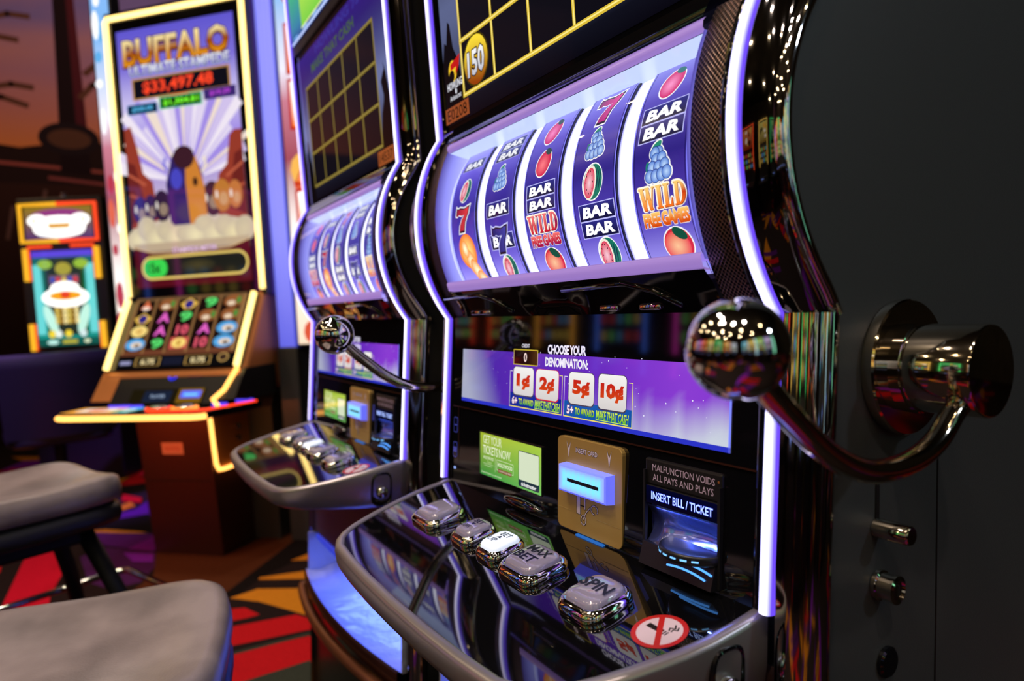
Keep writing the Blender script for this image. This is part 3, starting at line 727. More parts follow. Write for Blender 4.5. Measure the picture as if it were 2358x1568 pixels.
    for q in range(6):
        x = gx0 + dxg * q; cv.rect(x - .0028, gz0 - .003, x + .0028, gz1 + .003, gold); cv.rect(x - .0008, gz0, x + .0012, gz1, gold2)
    for q in range(4):
        z = gz0 + dz * q; cv.rect(gx0 - .003, z - .0032, gx1 + .003, z + .0032, gold); cv.rect(gx0, z - .0004, gx1, z + .0014, gold2)
    if not dim_top:
        cx, cz = gx0 + dxg * .46, gz0 + dz * .5
        cv.ell(cx, cz, .0375, .0365, rgb(120, 90, 10), rim=rgb(60, 50, 8)); cv.ell(cx, cz, .034, .034, lambda x, z: mixc(rgb(150, 60, 10), rgb(255, 224, 60), (z - cz) / .05 + .5))
        cv.text('150', cx - .001, cz - .002, .050, .036, vcol(rgb(190, 190, 205), WHITE), bold=.03, out=rgb(40, 10, 20), ow=.05, shear=.08)
        # left column logos
        cv.ell(-.256, 1.487, .013, .016, rgb(240, 196, 40)); cv.poly([(-.262, 1.498), (-.230, 1.506), (-.236, 1.490), (-.248, 1.478), (-.244, 1.491), (-.262, 1.489)], rgb(196, 26, 24))
        cv.ell(-.260, 1.480, .009, .009, blk)
        cv.text('HOWLING', -.2525, 1.467, .048, .0115, rgb(240, 240, 250), bold=.015)
        cv.text('Aristocrat', -.2525, 1.449, .036, .0075, rgb(225, 225, 235), bold=.01); cv.ell(-.2500, 1.4565, .0028, .0045, rgb(225, 225, 235), n=8)
    else:
        cv.text('MAKE THAT CASH', -.02, 1.708, .30, .022, rgb(70, 96, 60, .9), bold=.03); cv.text('HOWLING 7s', .02, 1.74, .30, .020, rgb(56, 50, 150, .9), bold=.03)
    up = cv.build('upper_screen', lambda x, z, w: (x, prof(z) + .0055 - w, z), M['art'], root, OFF)
    # inventory tag
    cv = Canvas(); x0 = -.306 + .010
    if dim_top:
        cv.rect(.196, 1.405, .281, 1.437, rgb(20, 14, 12)); cv.rect(.198, 1.407, .279, 1.435, rgb(240, 145, 84)); cv.text(tag, .2385, 1.421, .066, .017, rgb(20, 12, 8), bold=.0)
    else:
        cv.rect(-.290, 1.414, -.214, 1.437, rgb(240, 140, 84)); cv.text(tag, -.252, 1.4255, .062, .0165, rgb(24, 12, 8), bold=.0)
    cv.build('asset_tag', lambda x, z, w: (x, prof(z) + .0050 - w, z), M['print'], root, OFF)
    # visor over the reels
    b = MB(); zt = [1.374, 1.38, 1.388, Z2 + .005]
    b.sm = True; b.loft([[(-.253, prof(z) - .003, z) for z in zt], [(.253, prof(z) - .003, z) for z in zt]], closed=False)
    b.sm = False; b.box((0, .0 - .001, 1.3965), (.585, .02, .006), .001)
    put(b, 'upper_visor', M['gloss'], smooth=.6)
    # lit lavender rails above and below the reels
    b = MB(); b.sm = True
    b.loft([[(x, prof(1.374) + .001, 1.374), (x, prof(1.370) - .0005, 1.370), (x, prof(1.364) + .002, 1.364), (x, prof(1.360) + .008, 1.361)] for x in (-.253, -.1, .1, .253)], closed=False)
    b.loft([[(x, prof(1.166) + .004, 1.166), (x, prof(1.160) - .0005, 1.1625), (x, prof(1.153) - .0005, 1.153), (x, prof(1.15) + .01, 1.151)] for x in (-.253, -.1, .1, .253)], closed=False)
    put(b, 'reel_window_rail', M['lavender'])
    b = MB(); b.c = rgb(190, 205, 255, 1.15); b.poly([(-.252, -.020, 1.3605), (.252, -.020, 1.3605), (.252, .035, 1.352), (-.252, .035, 1.352)])
    b.c = rgb(150, 120, 230, .9); b.poly([(-.25, -.02, 1.165), (.25, -.02, 1.165), (.25, .015, 1.158), (-.25, .015, 1.158)])
    b.sm = True
    for s in (-1, 1):
        zw = [1.160 + .202 * q / 14 for q in range(15)]
        b.loft([[(s * .2538, prof(z) + .004, z), (s * .2530, prof(z) + .018, z), (s * .2500, .03, z), (s * .246, .08, z)] for z in zw], closed=False, colring=[rgb(96, 84, 190, .8), rgb(150, 150, 255, 1.0), rgb(206, 212, 255, 1.2), rgb(150, 150, 255, 1.0)])
    put(b, 'reel_chamber_glow', M['led'])  # chamber ceiling, floor and side walls: their lit look put into emission
    # reels
    RR, RY, RZ = .17, .144, 1.255
    def cyl(xc, R):
        def fn(u, v, w):
            a = v / .17; return (xc + u, RY - (R + w) * math.cos(a), RZ + (R + w) * math.sin(a))
        return fn
    for i in range(5):
        xc = -.2 + .1 * i
        b = MB(); b.sm = True; b.lathe([(.10, xc - .0372), (RR - .0012, xc - .0372), (RR - .0012, xc + .0372), (.10, xc + .0372)], (0, RY, RZ), 'x', 48); d = put(b, 'reel', M['satin'], smooth=.6)
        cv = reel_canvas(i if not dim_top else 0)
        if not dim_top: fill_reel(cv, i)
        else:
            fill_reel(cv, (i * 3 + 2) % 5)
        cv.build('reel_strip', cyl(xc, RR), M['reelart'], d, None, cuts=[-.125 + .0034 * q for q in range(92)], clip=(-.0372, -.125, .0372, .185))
    b = MB(); b.sm = True
    va = [-.125 + .31 * q / 26 for q in range(27)]
    for q in range(6):
        x0, x1 = -.2628 + .1 * q, -.2372 + .1 * q
        x0, x1 = max(x0, -.253), min(x1, .253)
        xs = [x0, x0 + (x1 - x0) * .3, x0 + (x1 - x0) * .7, x1]
        e = 2.0; wc = rgb(246, 246, 255, e); vc = rgb(150, 150, 255, 1.3)
        if q == 0: wc = rgb(170, 175, 255, 1.3); vc = rgb(215, 220, 255, 1.5)
        R = .1665
        b.loft([[(x, RY - R * math.cos(v / .17), RZ + R * math.sin(v / .17)) for x in xs] for v in va], closed=False, colring=[vc, wc, wc, vc])
    put(b, 'reel_backlight', M['led'])
    b = MB(); b.sm = True
    zs = [1.160 + .205 * q / 16 for q in range(17)]
    b.loft([[(x, prof(z) + .003, z) for x in (-.2535, .2535)] for z in zs], closed=False); put(b, 'reel_window_glass', M['glass'])
    # lower visor with moulded ridges and little lenses
    b = MB(); b.sm = True; zl = [1.1135, 1.120, 1.130, 1.140, 1.151]
    b.loft([[(x, prof(z) - .001 + .006 * math.sin(pi * (z - 1.1135) / .0375) * (1 if abs(abs(x) - .15) > .1 else .2), z) for z in zl] for x in [-.2535 + .507 * k / 24 for k in range(25)]], closed=False); put(b, 'lower_visor', M['gloss'])
    for xa in (-.19, .12):
        b = MB(); b.tube([(xa - .09, prof(1.14) - .0005, 1.142), (xa + .02, prof(1.142) - .001, 1.144), (xa + .06, prof(1.135) - .001, 1.135), (xa + .09, prof(1.122), 1.120)], .0032, 8); put(b, 'moulded_ridge', M['gloss'])
    for xa in (-.20, -.175, .10, .165):
        b = MB(); b.box((xa, prof(1.12) - .001, 1.1195), (.030, .005, .007), .002, 3); put(b, 'visor_lens', M['darkchrome'], smooth=.8)
    # belly screen
    slab('belly_glass', [.9745, 1.04, 1.1135], .004, M['gloss'])
    belly_art(root, OFF)
    # console: panel, controls, card, readers
    b = MB()
    for xa, xb, za, zb in ((-W, .157, .852, .9735), (.2525, W, .852, .9735), (.157, .2525, .917, .9735), (.157, .2525, .852, .861)):
        b.loft([[(xa, prof(z) + .005, z), (xb, prof(z) + .005, z), (xb, prof(z) + .017, z), (xa, prof(z) + .017, z)] for z in (za, zb)])
    put(b, 'console_panel', M['gloss'])
    console(root, OFF, put)
    deck(root, OFF, put)
    lever(root, OFF, put)
    plinth(root, OFF, put)
    # locks on the right flank
    b = MB(); b.sm = True; b.lathe([(.0088, .3435), (.0088, .372), (.0080, .3735), (.0074, .374)], (0, .098, .923), 'x', 24); pin = put(b, 'key_pin', M['bronze'], smooth=.6)
    b = MB(); b.box((.3438, .0985, .953), (.001, .005, .052), .0); put(b, 'pin_slot', M['satin'])
    b = MB(); b.sm = True; b.lathe([(.0135, .3435), (.0135, .347), (.0118, .348), (.0114, .358), (.0124, .3585), (.0124, .361), (.0095, .362), (.0095, .3605), (.006, .3605)], (0, .102, .872), 'x', 28); lk = put(b, 'lock', M['bronze'], smooth=.6)
    b = MB(); b.box((.3612, .102, .872), (.0012, .002, .0095)); b.build('keyhole', M['rubber'], lk)
    b = MB(); b.sm = True; b.lathe([(.014, .3435), (.014, .3465), (.012, .348)], (0, .115, .800), 'x', 20); put(b, 'round_plug', M['gloss'], smooth=.6)
    return root

def belly_art(root, OFF):
    cv = Canvas(); X0, X1, Z0, Z1_ = -.262, .262, .9845, 1.0915
    def bg(x, z):
        t = (x + .262) / .524; q = (z - Z0) / (Z1_ - Z0)
        c = mixc(rgb(66, 38, 160), rgb(122, 46, 206), t)
        c = mixc(c, rgb(150, 70, 215), max(0, 1 - abs(t - .9) * 4) * .6)
        fog = max(0, 1 - (t * 4.6 + q * .5 - .1)); c = mixc(c, rgb(168, 172, 196), min(1, fog * 1.2))
        st = .5 + .5 * math.sin(x * 210 + 2 * math.sin(x * 90)); f2 = max(0, (t - .55) * 2.0) * max(0, .62 + .2 * st - q * 1.7)
        return mixc(c, rgb(205, 214, 224), min(.95, f2 * 1.9))
    nx, nz = 48, 12
    for i in range(nx):
        for j in range(nz):
            xa, xb = X0 + (X1 - X0) * i / nx, X0 + (X1 - X0) * (i + 1) / nx; za, zb = Z0 + (Z1_ - Z0) * j / nz, Z0 + (Z1_ - Z0) * (j + 1) / nz
            cv.quad([(xa, za), (xb, za), (xb, zb), (xa, zb)], [bg(xa, za), bg(xb, za), bg(xb, zb), bg(xa, zb)], up=False)
    cv.rect(X0, Z0, X1, Z0 + .005, rgb(44, 52, 196)); cv.rect(X1 - .0025, Z0, X1, Z1_, rgb(120, 130, 255, 1.2), up=False)
    cv.rect(X0, Z1_ - .0035, X1, Z1_ - .001, rgb(205, 210, 255, 1.2)); cv.rect(X0, Z1_ - .0075, X1, Z1_ - .0062, rgb(235, 235, 255, 1.25), up=False); cv.rect(X0, Z1_ - .0062, X1, Z1_ - .0035, rgb(24, 24, 110), up=False)
    rnd = random.Random(5); cv.L += 1
    for k in range(70):
        cv.ell(rnd.uniform(-.18, .25), rnd.uniform(1.0, 1.082), *(2 * [rnd.choice((.0004, .0006, .0009))]), rgb(235, 235, 255), n=6, up=False)
    for x0, x1, tri in ((-.1205, .0015, '6+'), (.0062, .1295, '5+')):     # two award boxes
        cv.rect(x0, .9905, x1, 1.0095, rgb(20, 40, 150) if tri == '6+' else rgb(22, 84, 170))
        cv.line([(x0 + .006, 1.0385), (x0, 1.0385), (x0, .9905)], .0009, rgb(225, 215, 240)); cv.line([(x1 - .006, 1.0385), (x1, 1.0385), (x1, .9905)], .0009, rgb(240, 225, 120), up=False); cv.line([(x0, .9905), (x1, .9905)], .0012, rgb(250, 228, 90), up=False)
        w = x1 - x0
        cv.text(tri, x0 + .013, .999, .013, .0105, rgb(255, 240, 250), bold=.03, out=rgb(140, 20, 60), ow=.04)
        cv.text('TO AWARD', x0 + .041, .9985, .036, .0085, vcol(rgb(60, 180, 40), rgb(230, 240, 60)), bold=.03, out=rgb(10, 30, 60), ow=.03)
        cv.text('MAKE THAT CASH', x0 + .0905, .9985, .056, .0105, vcol(rgb(90, 190, 50), rgb(220, 245, 90)), bold=.02, shear=.18, out=rgb(8, 40, 60), ow=.03, space=.9)
        cv.line([(x0 + .063, .9928), (x0 + .117, .9928)], .0009, rgb(200, 240, 90))
    tiles = [(-.1115, -.0620, 1.0070, 1.0445, '1\u00a2'), (-.0560, -.0060, 1.0060, 1.0440, '2\u00a2'), (.0155, .0640, 1.0068, 1.0445, '5\u00a2'), (.0720, .1200, 1.0062, 1.0455, '10\u00a2')]
    for i, (a, b_, c, d, t) in enumerate(tiles):
        cv.rrect(a - .0008, c - .0016, b_ + .0008, d + .0006, .006, rgb(70, 60, 80) if i != 1 else rgb(214, 30, 30)); cv.rrect(a, c, b_, d, .006, lambda x, z: mixc(rgb(214, 208, 206), rgb(246, 243, 240), (z - 1.006) / .04))
        cv.text(t, (a + b_) / 2, (c + d) / 2 - .0005, .034 if i < 3 else .040, .021, vcol(rgb(214, 70, 20), rgb(196, 30, 24)), bold=.06)
    cv.rect(-.1125, 1.0475, -.0535, 1.0685, rgb(226, 200, 60)); cv.rect(-.1115, 1.0485, -.0545, 1.0675, rgb(30, 6, 10)); cv.text('0', -.083, 1.058, .0075, .0125, rgb(255, 225, 220), bold=.02)
    cv.text('CREDIT', -.083, 1.0735, .019, .0048, rgb(235, 230, 245), bold=.02)
    cv.text('CHOOSE YOUR', .008, 1.0705, .079, .0118, rgb(245, 240, 255), bold=.035, out=rgb(60, 20, 130), ow=.02, space=.92); cv.text('DENOMINATION:', .008, 1.0545, .088, .0118, rgb(245, 240, 255), bold=.035, out=rgb(60, 20, 130), ow=.02, space=.92)
    cv.build('belly_screen', lambda x, z, w: (x, .0028 + (prof(z) - .0) - w + .0005, z), M['art'], root, OFF)

def console(root, OFF, put):
    yp = lambda z: prof(z) + .0045
    # stamped icons at the left end of the panel
    cv = Canvas(); ln = rgb(70, 74, 170)
    for z0, z1 in ((.932, .956), (.893, .917)):
        cv.rrect(-.2875, z0, -.2755, z1, .003, ln); cv.rrect(-.2868, z0 + .0007, -.2762, z1 - .0007, .0026, rgb(4, 4, 8))
    cv.rect(-.2855, .943, -.2775, .9445, ln); cv.text('00', -.2815, .905, .008, .012, ln, bold=.03, rot=pi / 2); cv.ell(-.280, .8765, .0035, .0022, rgb(150, 180, 255, 1.2), n=10)
    cv.build('panel_icons', lambda x, z, w: (x, yp(z) - w, z), M['art'], root, OFF)
    b = MB(); b.box((-.269, yp(.91) + .0002, .913), (.0012, .001, .118)); b.box((.155, yp(.97), .9735), (.30, .002, .0016)); b.box((-.145, yp(.97), .9735), (.31, .002, .0016)); put(b, 'panel_seam', M['maroon'])
    # green ticket advert card
    yc = prof(.883) + .0036
    b = MB(); b.box((-.1175, yc + .0022, .9135), (.164, .0040, .0635)); card = put(b, 'advert_card', M['satin'], lab='lit green ticket advert card')
    cv = Canvas(); g0, g1 = rgb(84, 170, 60), rgb(176, 200, 50)
    cv.quad([(-.1985, .8828), (-.0365, .8828), (-.0365, .9442), (-.1985, .9442)], [rgb(52, 140, 62), rgb(110, 190, 90), rgb(170, 205, 70), rgb(166, 184, 40)])
    cv.rect(-.1985, .8828, -.1955, .9442, rgb(30, 60, 20)); pale = rgb(226, 236, 200)
    cv.text('GET YOUR', -.161, .9355, .052, .0125, pale, bold=.0, space=.9); cv.text('TICKETS NOW.', -.149, .9205, .078, .0125, pale, bold=.01, space=.9)
    cv.text('HOLLYWOOD', -.172, .909, .029, .0045, pale, bold=.02); cv.text('Casino', -.169, .9035, .013, .004, rgb(190, 215, 150), bold=0, shear=.3)
    cv.rect(-.187, .9000, -.158, .9004, pale); cv.text('a charity partner', -.173, .8975, .022, .0022, pale, bold=.0); cv.rect(-.1525, .892, -.1520, .913, pale)
    cv.line([(-.148, .8965), (-.104, .8965), (-.104, .9105), (-.148, .9105), (-.148, .8965)], .0006, pale); cv.text('HOLLYWOOD', -.126, .9045, .039, .0056, pale, bold=.03)
    cv.rect(-.1445, .8935, -.1085, .8985, rgb(130, 50, 40)); cv.text('OUTDOOR CONCERT SERIES', -.1265, .896, .033, .0024, pale, bold=.01); cv.text('GAMBLING PROBLEM? CALL 1-800-GAMBLER', -.164, .8868, .058, .0022, pale, bold=.0)
    cv.rrect(-.0905, .8855, -.0405, .9335, .003, rgb(28, 50, 62)); cv.rrect(-.0895, .8945, -.0415, .9325, .002, rgb(214, 226, 196)); cv.text('ticketmaster', -.0655, .8898, .036, .0055, WHITE, bold=.02, shear=.1)
    cv.build('card_print', lambda x, z, w: (x, yc - w, z), M['art'], card)
    # oval lens under the card
    b = MB(); b.sm = True
    b.loft([[(-.080 + .046 * s * math.cos(a), yp(.862) - h, .8635 + .0085 * s * math.sin(a)) for a in [2 * pi * k / 28 for k in range(28)]] for s, h in ((1, 0), (.97, .004), (.85, .0065), (.6, .008), (.2, .0085))], cap0=False); put(b, 'oval_sensor', M['shell'])
    # gold card reader plate
    b = MB(); pts = []
    for cx, cz, a in ((.112, .959, 0), (.009, .959, pi / 2), (.009, .864, pi), (.112, .864, 1.5 * pi)):
        for i in range(5): pts.append((cx + .008 * math.cos(a + pi / 8 * i), yp(.91) - .0028, cz + .008 * math.sin(a + pi / 8 * i)))
    b.prism(pts, (0, .006, 0)); plate = put(b, 'card_reader_plate', M['gold'], lab='gold card reader plate', bevel=.0006)
    cv = Canvas(); dk = rgb(34, 16, 22); pl = rgb(255, 240, 255)
    cv.text('INSERT CARD', .0575, .9535, .040, .0058, pl, bold=.02, out=dk, ow=.06)
    for x in (.0235, .0985):
        star_outline(cv, [(-.5, .5), (0, .05), (.5, .5), (0, -.5)], x, .9525, (.008, .019), pl, out=dk, ow=.0010)
    cv.rect(.0575 - .0185, .8785, .0575 - .0105, .9005, dk); cv.rect(.0575 - .0178, .8790, .0575 - .0112, .9000, pl); cv.rect(.0575 - .0040, .8860, .0575 - .0010, .9005, dk, up=False); cv.rect(.0575 - .0035, .8865, .0575 - .0014, .9000, pl)
    cv.rect(.0575 - .0115, .889, .0575 - .0030, .8905, dk, up=False)
    loop = [(.0575 + .018 + .006 * math.cos(a), .8895 + .005 * math.sin(a)) for a in [-.6 + .45 * k for k in range(13)]]
    curl = [(.0575 - .002 + .0045 * math.cos(a), .8735 + .0055 * math.sin(a)) for a in [-2.6 + .5 * k for k in range(13)]]
    sw = [(.0575 - .003, .8735), (.0575 + .003, .8835), (.0575 + .010, .8900)]
    for pth in (loop, curl, sw): cv.line([(x - .003, z) for x, z in pth], .0024, dk, up=False)
    cv.L += 1
    for pth in (loop, curl, sw): cv.line([(x - .003, z) for x, z in pth], .0011, pl, up=False)
    cv.rect(.001, .8795, .036, .8802, rgb(210, 180, 110)); cv.rect(.076, .8795, .119, .8802, rgb(210, 180, 110), up=False)
    cv.build('plate_lettering', lambda x, z, w: (x, yp(.91) - .0029 - w, z), M['print'], plate)
    b = MB(); x0, x1, z0, z1 = .0185, .1080, .9035, .9365; yb, yf = yp(.92) - .0026, yp(.92) - .016
    ed = rgb(92, 92, 250, .9); fc = rgb(110, 214, 255, 1.0)
    b.c = ed; b.loft([[(x0, yb, z0), (x1, yb, z0), (x1, yb, z1), (x0, yb, z1)], [(x0 + .001, yf + .001, z0 + .001), (x1 - .001, yf + .001, z0 + .001), (x1 - .001, yf + .001, z1 - .001), (x0 + .001, yf + .001, z1 - .001)], [(x0 + .003, yf, z0 + .003), (x1 - .003, yf, z0 + .003), (x1 - .003, yf, z1 - .003), (x0 + .003, yf, z1 - .003)]], cap1=False)
    rd = None
    nx, nz = 18, 8; u0, u1, w0, w1 = x0 + .003, x1 - .003, z0 + .003, z1 - .003
    def fcol(x, z):
        tx, tz = (x - u0) / (u1 - u0), (z - w0) / (w1 - w0)
        inner = min(1, min(tx, 1 - tx) * 9, min(tz, 1 - tz) * 4.5); rip = .5 + .5 * math.cos(tx * 2 * pi * 9)
        return mixc(rgb(130, 140, 255, 1.0), mixc(rgb(120, 205, 255, 1.05), rgb(90, 225, 250, 1.05), rip), inner)
    for i in range(nx):
        for j in range(nz):
            xs = [u0 + (u1 - u0) * (i + k) / nx for k in (0, 1)]; zs = [w0 + (w1 - w0) * (j + k) / nz for k in (0, 1)]
            q = [(xs[0], zs[0]), (xs[1], zs[0]), (xs[1], zs[1]), (xs[0], zs[1])]
            b.poly([(x, yf, z) for x, z in q], cols=[fcol(*p) for p in q])
    rd = b.build('card_slot_bezel', M['readerglow'], plate)
    b = MB(); b.box(((x0 + x1) / 2 + .003, yf + .0004, (z0 + z1) / 2), (.058, .0012, .0042), .0004); b.build('card_slot', M['ink'], rd)
    b = MB(); b.box((.066, yp(.86) - .002, .8535), (.05, .004, .003)); b.c = rgb(50, 130, 230, .8)
    for f in b.bm.faces:
        for l in f.loops: l[b.cl] = (*rgb(50, 130, 230, .6), 1)
    put(b, 'slot_glow_bar', M['led'])
    # bill and ticket acceptor
    b = MB(); xa, xb, za, zb = .154, .2555, .8585, .9655
    yb = yp(.91)
    b.box(((xa + xb) / 2, yb + .004, .9505), (xb - xa, .010, .027), .002); b.box(((xa + xb) / 2, yb + .001, .9275), (xb - xa - .006, .008, .019), .0015)
    b.box((xa + .0015, yb + .001, .905), (.003, .010, .094)); b.box((xb - .0015, yb + .001, .905), (.003, .010, .094))
    acc = put(b, 'bill_acceptor', M['satin'], lab='black bill acceptor with blue lit lettering')
    cv = Canvas(); cv.text('MALFUNCTION VOIDS', .206, .9555, .082, .0068, rgb(225, 205, 245), bold=.0); cv.text('ALL PAYS AND PLAYS', .2055, .9455, .080, .0068, rgb(225, 205, 245), bold=.0)
    cv.ell(.2515, .9565, .0012, .0012, rgb(170, 110, 60), n=8)
    cv.build('notice_print', lambda x, z, w: (x, yb - .0012 - w, z), M['print'], acc)
    cv = Canvas(); cv.rect(xa + .004, .9185, xb - .004, .9365, rgb(2, 3, 22), top=rgb(4, 5, 38)); cv.text('INSERT BILL / TICKET', .206, .9272, .081, .0082, rgb(190, 215, 255, 1.35), bold=.012, out=rgb(20, 40, 230), ow=.04)
    cv.build('lit_lettering', lambda x, z, w: (x, yb - .0032 - w, z), M['art'], acc)
    # concave throat, tongue and guide lights
    b = MB(); b.sm = True; rings = []
    for i in range(13):
        t = i / 12; z = .917 - .052 * t
        ring = []
        for k in range(21):
            u = k / 20; x = xa + .003 + (xb - xa - .006) * u
            hood = .022 * math.sin(pi * min(1, t * 1.25)) * (1 - .6 * abs(u - .72)) ; bul = .010 * math.exp(-((u - .25) / .16) ** 2) * math.sin(pi * t)
            ring.append((x, yb - .002 + hood - bul, z))
        rings.append(ring)
    b.loft(rings, closed=False); b.build('throat', M['bluelit'], acc)
    d = bpy.data.lights.new('acceptor_led', 'AREA'); d.energy = .26; d.color = (.12, .22, 1.0); d.shape = 'RECTANGLE'; d.size = .07; d.size_y = .006
    lo = bpy.data.objects.new('acceptor_led', d); link(lo, acc, (.205, yb + .001, .9165)); lo.rotation_euler = (.45, 0, 0)
    b = MB(); b.sm = True
    tx, tw = .219, .0365
    def tong(s, y0, z): return [(tx + tw * s * math.cos(a), y0 + .036 * s * math.sin(a), z) for a in [pi + pi * k / 20 for k in range(21)]]
    b.loft([tong(.9, yb + .006, .8885), tong(.98, yb + .006, .888), tong(1, yb + .006, .8862), tong(1, yb + .006, .881), tong(.93, yb + .006, .8785)]); b.build('ticket_tongue', M['satin'], acc)
    b = MB(); b.c = rgb(120, 190, 255, 1.5)
    for k in range(6):
        a = pi + pi * (.22 + .095 * k); a2 = a + .075 * pi * .75
        q = [(tx + tw * 1.006 * math.cos(t), yb + .006 + .0362 * math.sin(t)) for t in (a, (a + a2) / 2, a2)]
        for (px, py), (qx, qy) in zip(q, q[1:]): b.poly([(px, py - .0003, .8828), (qx, qy - .0003, .8828), (qx, qy - .0003, .8845), (px, py - .0003, .8845)])
    b.build('guide_lights', M['led'], acc)
    b = MB(); b.loft([[(xa + .003, yb - .0065, .879), (xb - .003, yb - .0065, .879), (xb - .003, yb - .0125, .8575), (xa + .003, yb - .0125, .8575)], [(xa + .003, yb + .006, .8785), (xb - .003, yb + .006, .8785), (xb - .003, yb + .004, .8545), (xa + .003, yb + .004, .8545)]]); b.build('acceptor_apron', M['satin'], acc)
    b = MB(); b.c = rgb(84, 160, 255, 1.7)
    for x0, x1, zc in ((.203, .251, .8715), (.196, .2445, .8655)):
        pth = []
        for k in range(13):
            t = -1 + k / 6; z = zc + .0022 * (1 - t * t) - .0004 * t; pth.append((x0 + (x1 - x0) * k / 12, yb - .0065 - (.879 - z) * .28 - .0008, z))
        b.tube(pth, .0010, 6)
    b.build('guide_arcs', M['led'], acc)

def deck(root, OFF, put):
    out = deck_outline()
    def ring(ins, dz): return [(x, y, deck_z(y) + dz) for x, y in deck_outline(ins)]
    def under(ins, f0, f1):
        r = []
        for x, y in deck_outline(ins):
            k = max(0, min(1, (y + .22) / .22)); r.append((x * (1 - .04 * (1 - k)), y, deck_z(y) - (f0 * (1 - k) + f1 * k)))
        return r
    b = MB(); b.sm = True
    b.loft([ring(.0125, .0006), ring(.0115, .0024), ring(.009, .0034), ring(.004, .0030), ring(.001, .0008), ring(0, -.003), under(.0005, .016, .045), under(.004, .024, .072), under(.014, .030, .084), under(.03, .032, .088)], cap0=False)
    put(b, 'deck_shell', M['greymetal'], smooth=.9)
    b = MB(); r = ring(.0118, .0008); b.poly(r); r2 = ring(.0118, -.004); put(b, 'deck_plate', M['deckglass'])
    # play buttons
    for x, w, t1, t2, lit in ((-.165, .068, None, None, 0), (-.064, .047, 'BET', 'DOWN', 0), (.0005, .047, 'BET', 'UP', 1), (.0695, .068, 'MAX', 'BET', 0), (.177, .058, 'SPIN', None, 0)):
        y, d = -.083, .058 if w > .05 else .048
        def rr(s, h, sx=1.0):
            pts = []; hw, hd = w / 2 * s, d / 2 * s; rad = .42 * min(hw, hd) * 1.25
            for cx, cy, a in ((hw - rad, hd - rad, 0), (-hw + rad, hd - rad, pi / 2), (-hw + rad, -hd + rad, pi), (hw - rad, -hd + rad, 1.5 * pi)):
                for i in range(7): pts.append((x + cx + rad * math.cos(a + pi / 12 * i), y + cy + rad * math.sin(a + pi / 12 * i)))
            return [(px, py, deck_z(py) + .0008 + h) for px, py in pts]
        b = MB(); b.sm = True
        b.loft([rr(1.0, 0), rr(1.03, .003), rr(1.02, .007), rr(.94, .0105), rr(.86, .0118), rr(.82, .0112), rr(.81, .0095)], cap0=False, cap1=True); bt = put(b, 'button', M['chrome'], smooth=.9)
        b = MB(); b.sm = True
        b.loft([rr(.80, .009), rr(.79, .0135), rr(.75, .0155), rr(.66, .0168), rr(.4, .0178)], cap0=False); b.build('button_cap', M['caplit' if lit else 'cap'], bt)
        cv = Canvas()
        if t2:
            if w < .05:
                cv.text(t1, .003, .0075, .018, .0075, rgb(10, 12, 40), bold=.01); cv.text(t2, -.004, -.0075, .016, .0075, rgb(10, 12, 40), bold=.01); cv.poly([(-.004, -.002), (.004, -.002), (0, .003)] if lit else [(-.004, .002), (.004, .002), (0, -.003)], rgb(10, 12, 40))
            else:
                cv.text(t1, .002, .0085, .036, .012, rgb(16, 14, 30), bold=.02); cv.text(t2, -.002, -.0075, .034, .012, rgb(16, 14, 30), bold=.02)
        elif t1: cv.text(t1, 0, .002, .040, .015, rgb(16, 14, 36), bold=.03)
        if not t1: continue
        cv.build('button_lettering', lambda u, v, q, x=x, y=y: (x + u, y + v, deck_z(y + v) + .0190 + q), M['print'], bt)
    # no smoking sticker
    cv = Canvas(); red = rgb(206, 40, 36); wp = rgb(236, 214, 226); ik = rgb(16, 14, 18)
    cv.ell(0, 0, .0245, .0245, red, n=40); cv.ell(0, 0, .0200, .0200, wp, n=40)
    cv.poly([(-.0150, .0035), (.0030, .0035), (.0030, -.0020), (-.0150, -.0020)], ik); cv.rect(.0042, -.002, .0056, .0035, ik, up=False); cv.rect(.0068, -.002, .0082, .0035, ik, up=False)
    cv.line([(.0062, .0052), (.0040, .0085), (.0085, .0105), (.0050, .0145)], .0014, ik); cv.line([(.0086, .0052), (.0080, .0082), (.0118, .0098), (.0096, .0135)], .0014, ik, up=False)
    a = 2.25; c, s = math.cos(a), math.sin(a)
    cv.poly([(c * .021 - s * .0026, s * .021 + c * .0026), (c * .021 + s * .0026, s * .021 - c * .0026), (-c * .021 + s * .0026, -s * .021 - c * .0026), (-c * .021 - s * .0026, -s * .021 + c * .0026)], red)
    cv.build('no_smoking_sticker', lambda u, v, q: (.254 + u, -.074 + v, deck_z(-.074 + v) + .0012 + q), M['print'], root, OFF)
    # socket on the right flank of the deck
    for sx in (1,):
        b = MB(); pts = []
        cx = .3022
        y0, z0 = -.043, .806
        rect = []
        for k in range(24):
            t = 2 * pi * k / 24; rect.append((math.cos(t), math.sin(t)))
        b.sm = True
        sqr = lambda q: math.copysign(abs(q) ** .55, q)
        b.loft([[(cx + h, y0 + .019 * s * sqr(p), z0 + .030 * s * sqr(q) + DK * .3 * .019 * p) for p, q in rect] for s, h in ((1, -.006), (1, .0012), (.93, .002), (.86, .0005), (.8, -.006))], cap0=False); js = put(b, 'socket', M['gloss'], smooth=.9)
        b = MB(); b.sm = True; b.lathe([(.011, cx - .006), (.011, cx + .002), (.009, cx + .006), (.004, cx + .0085)], (0, y0 + .001, z0 - .006), 'x', 20); b.build('socket_knob', M['chrome'], js)

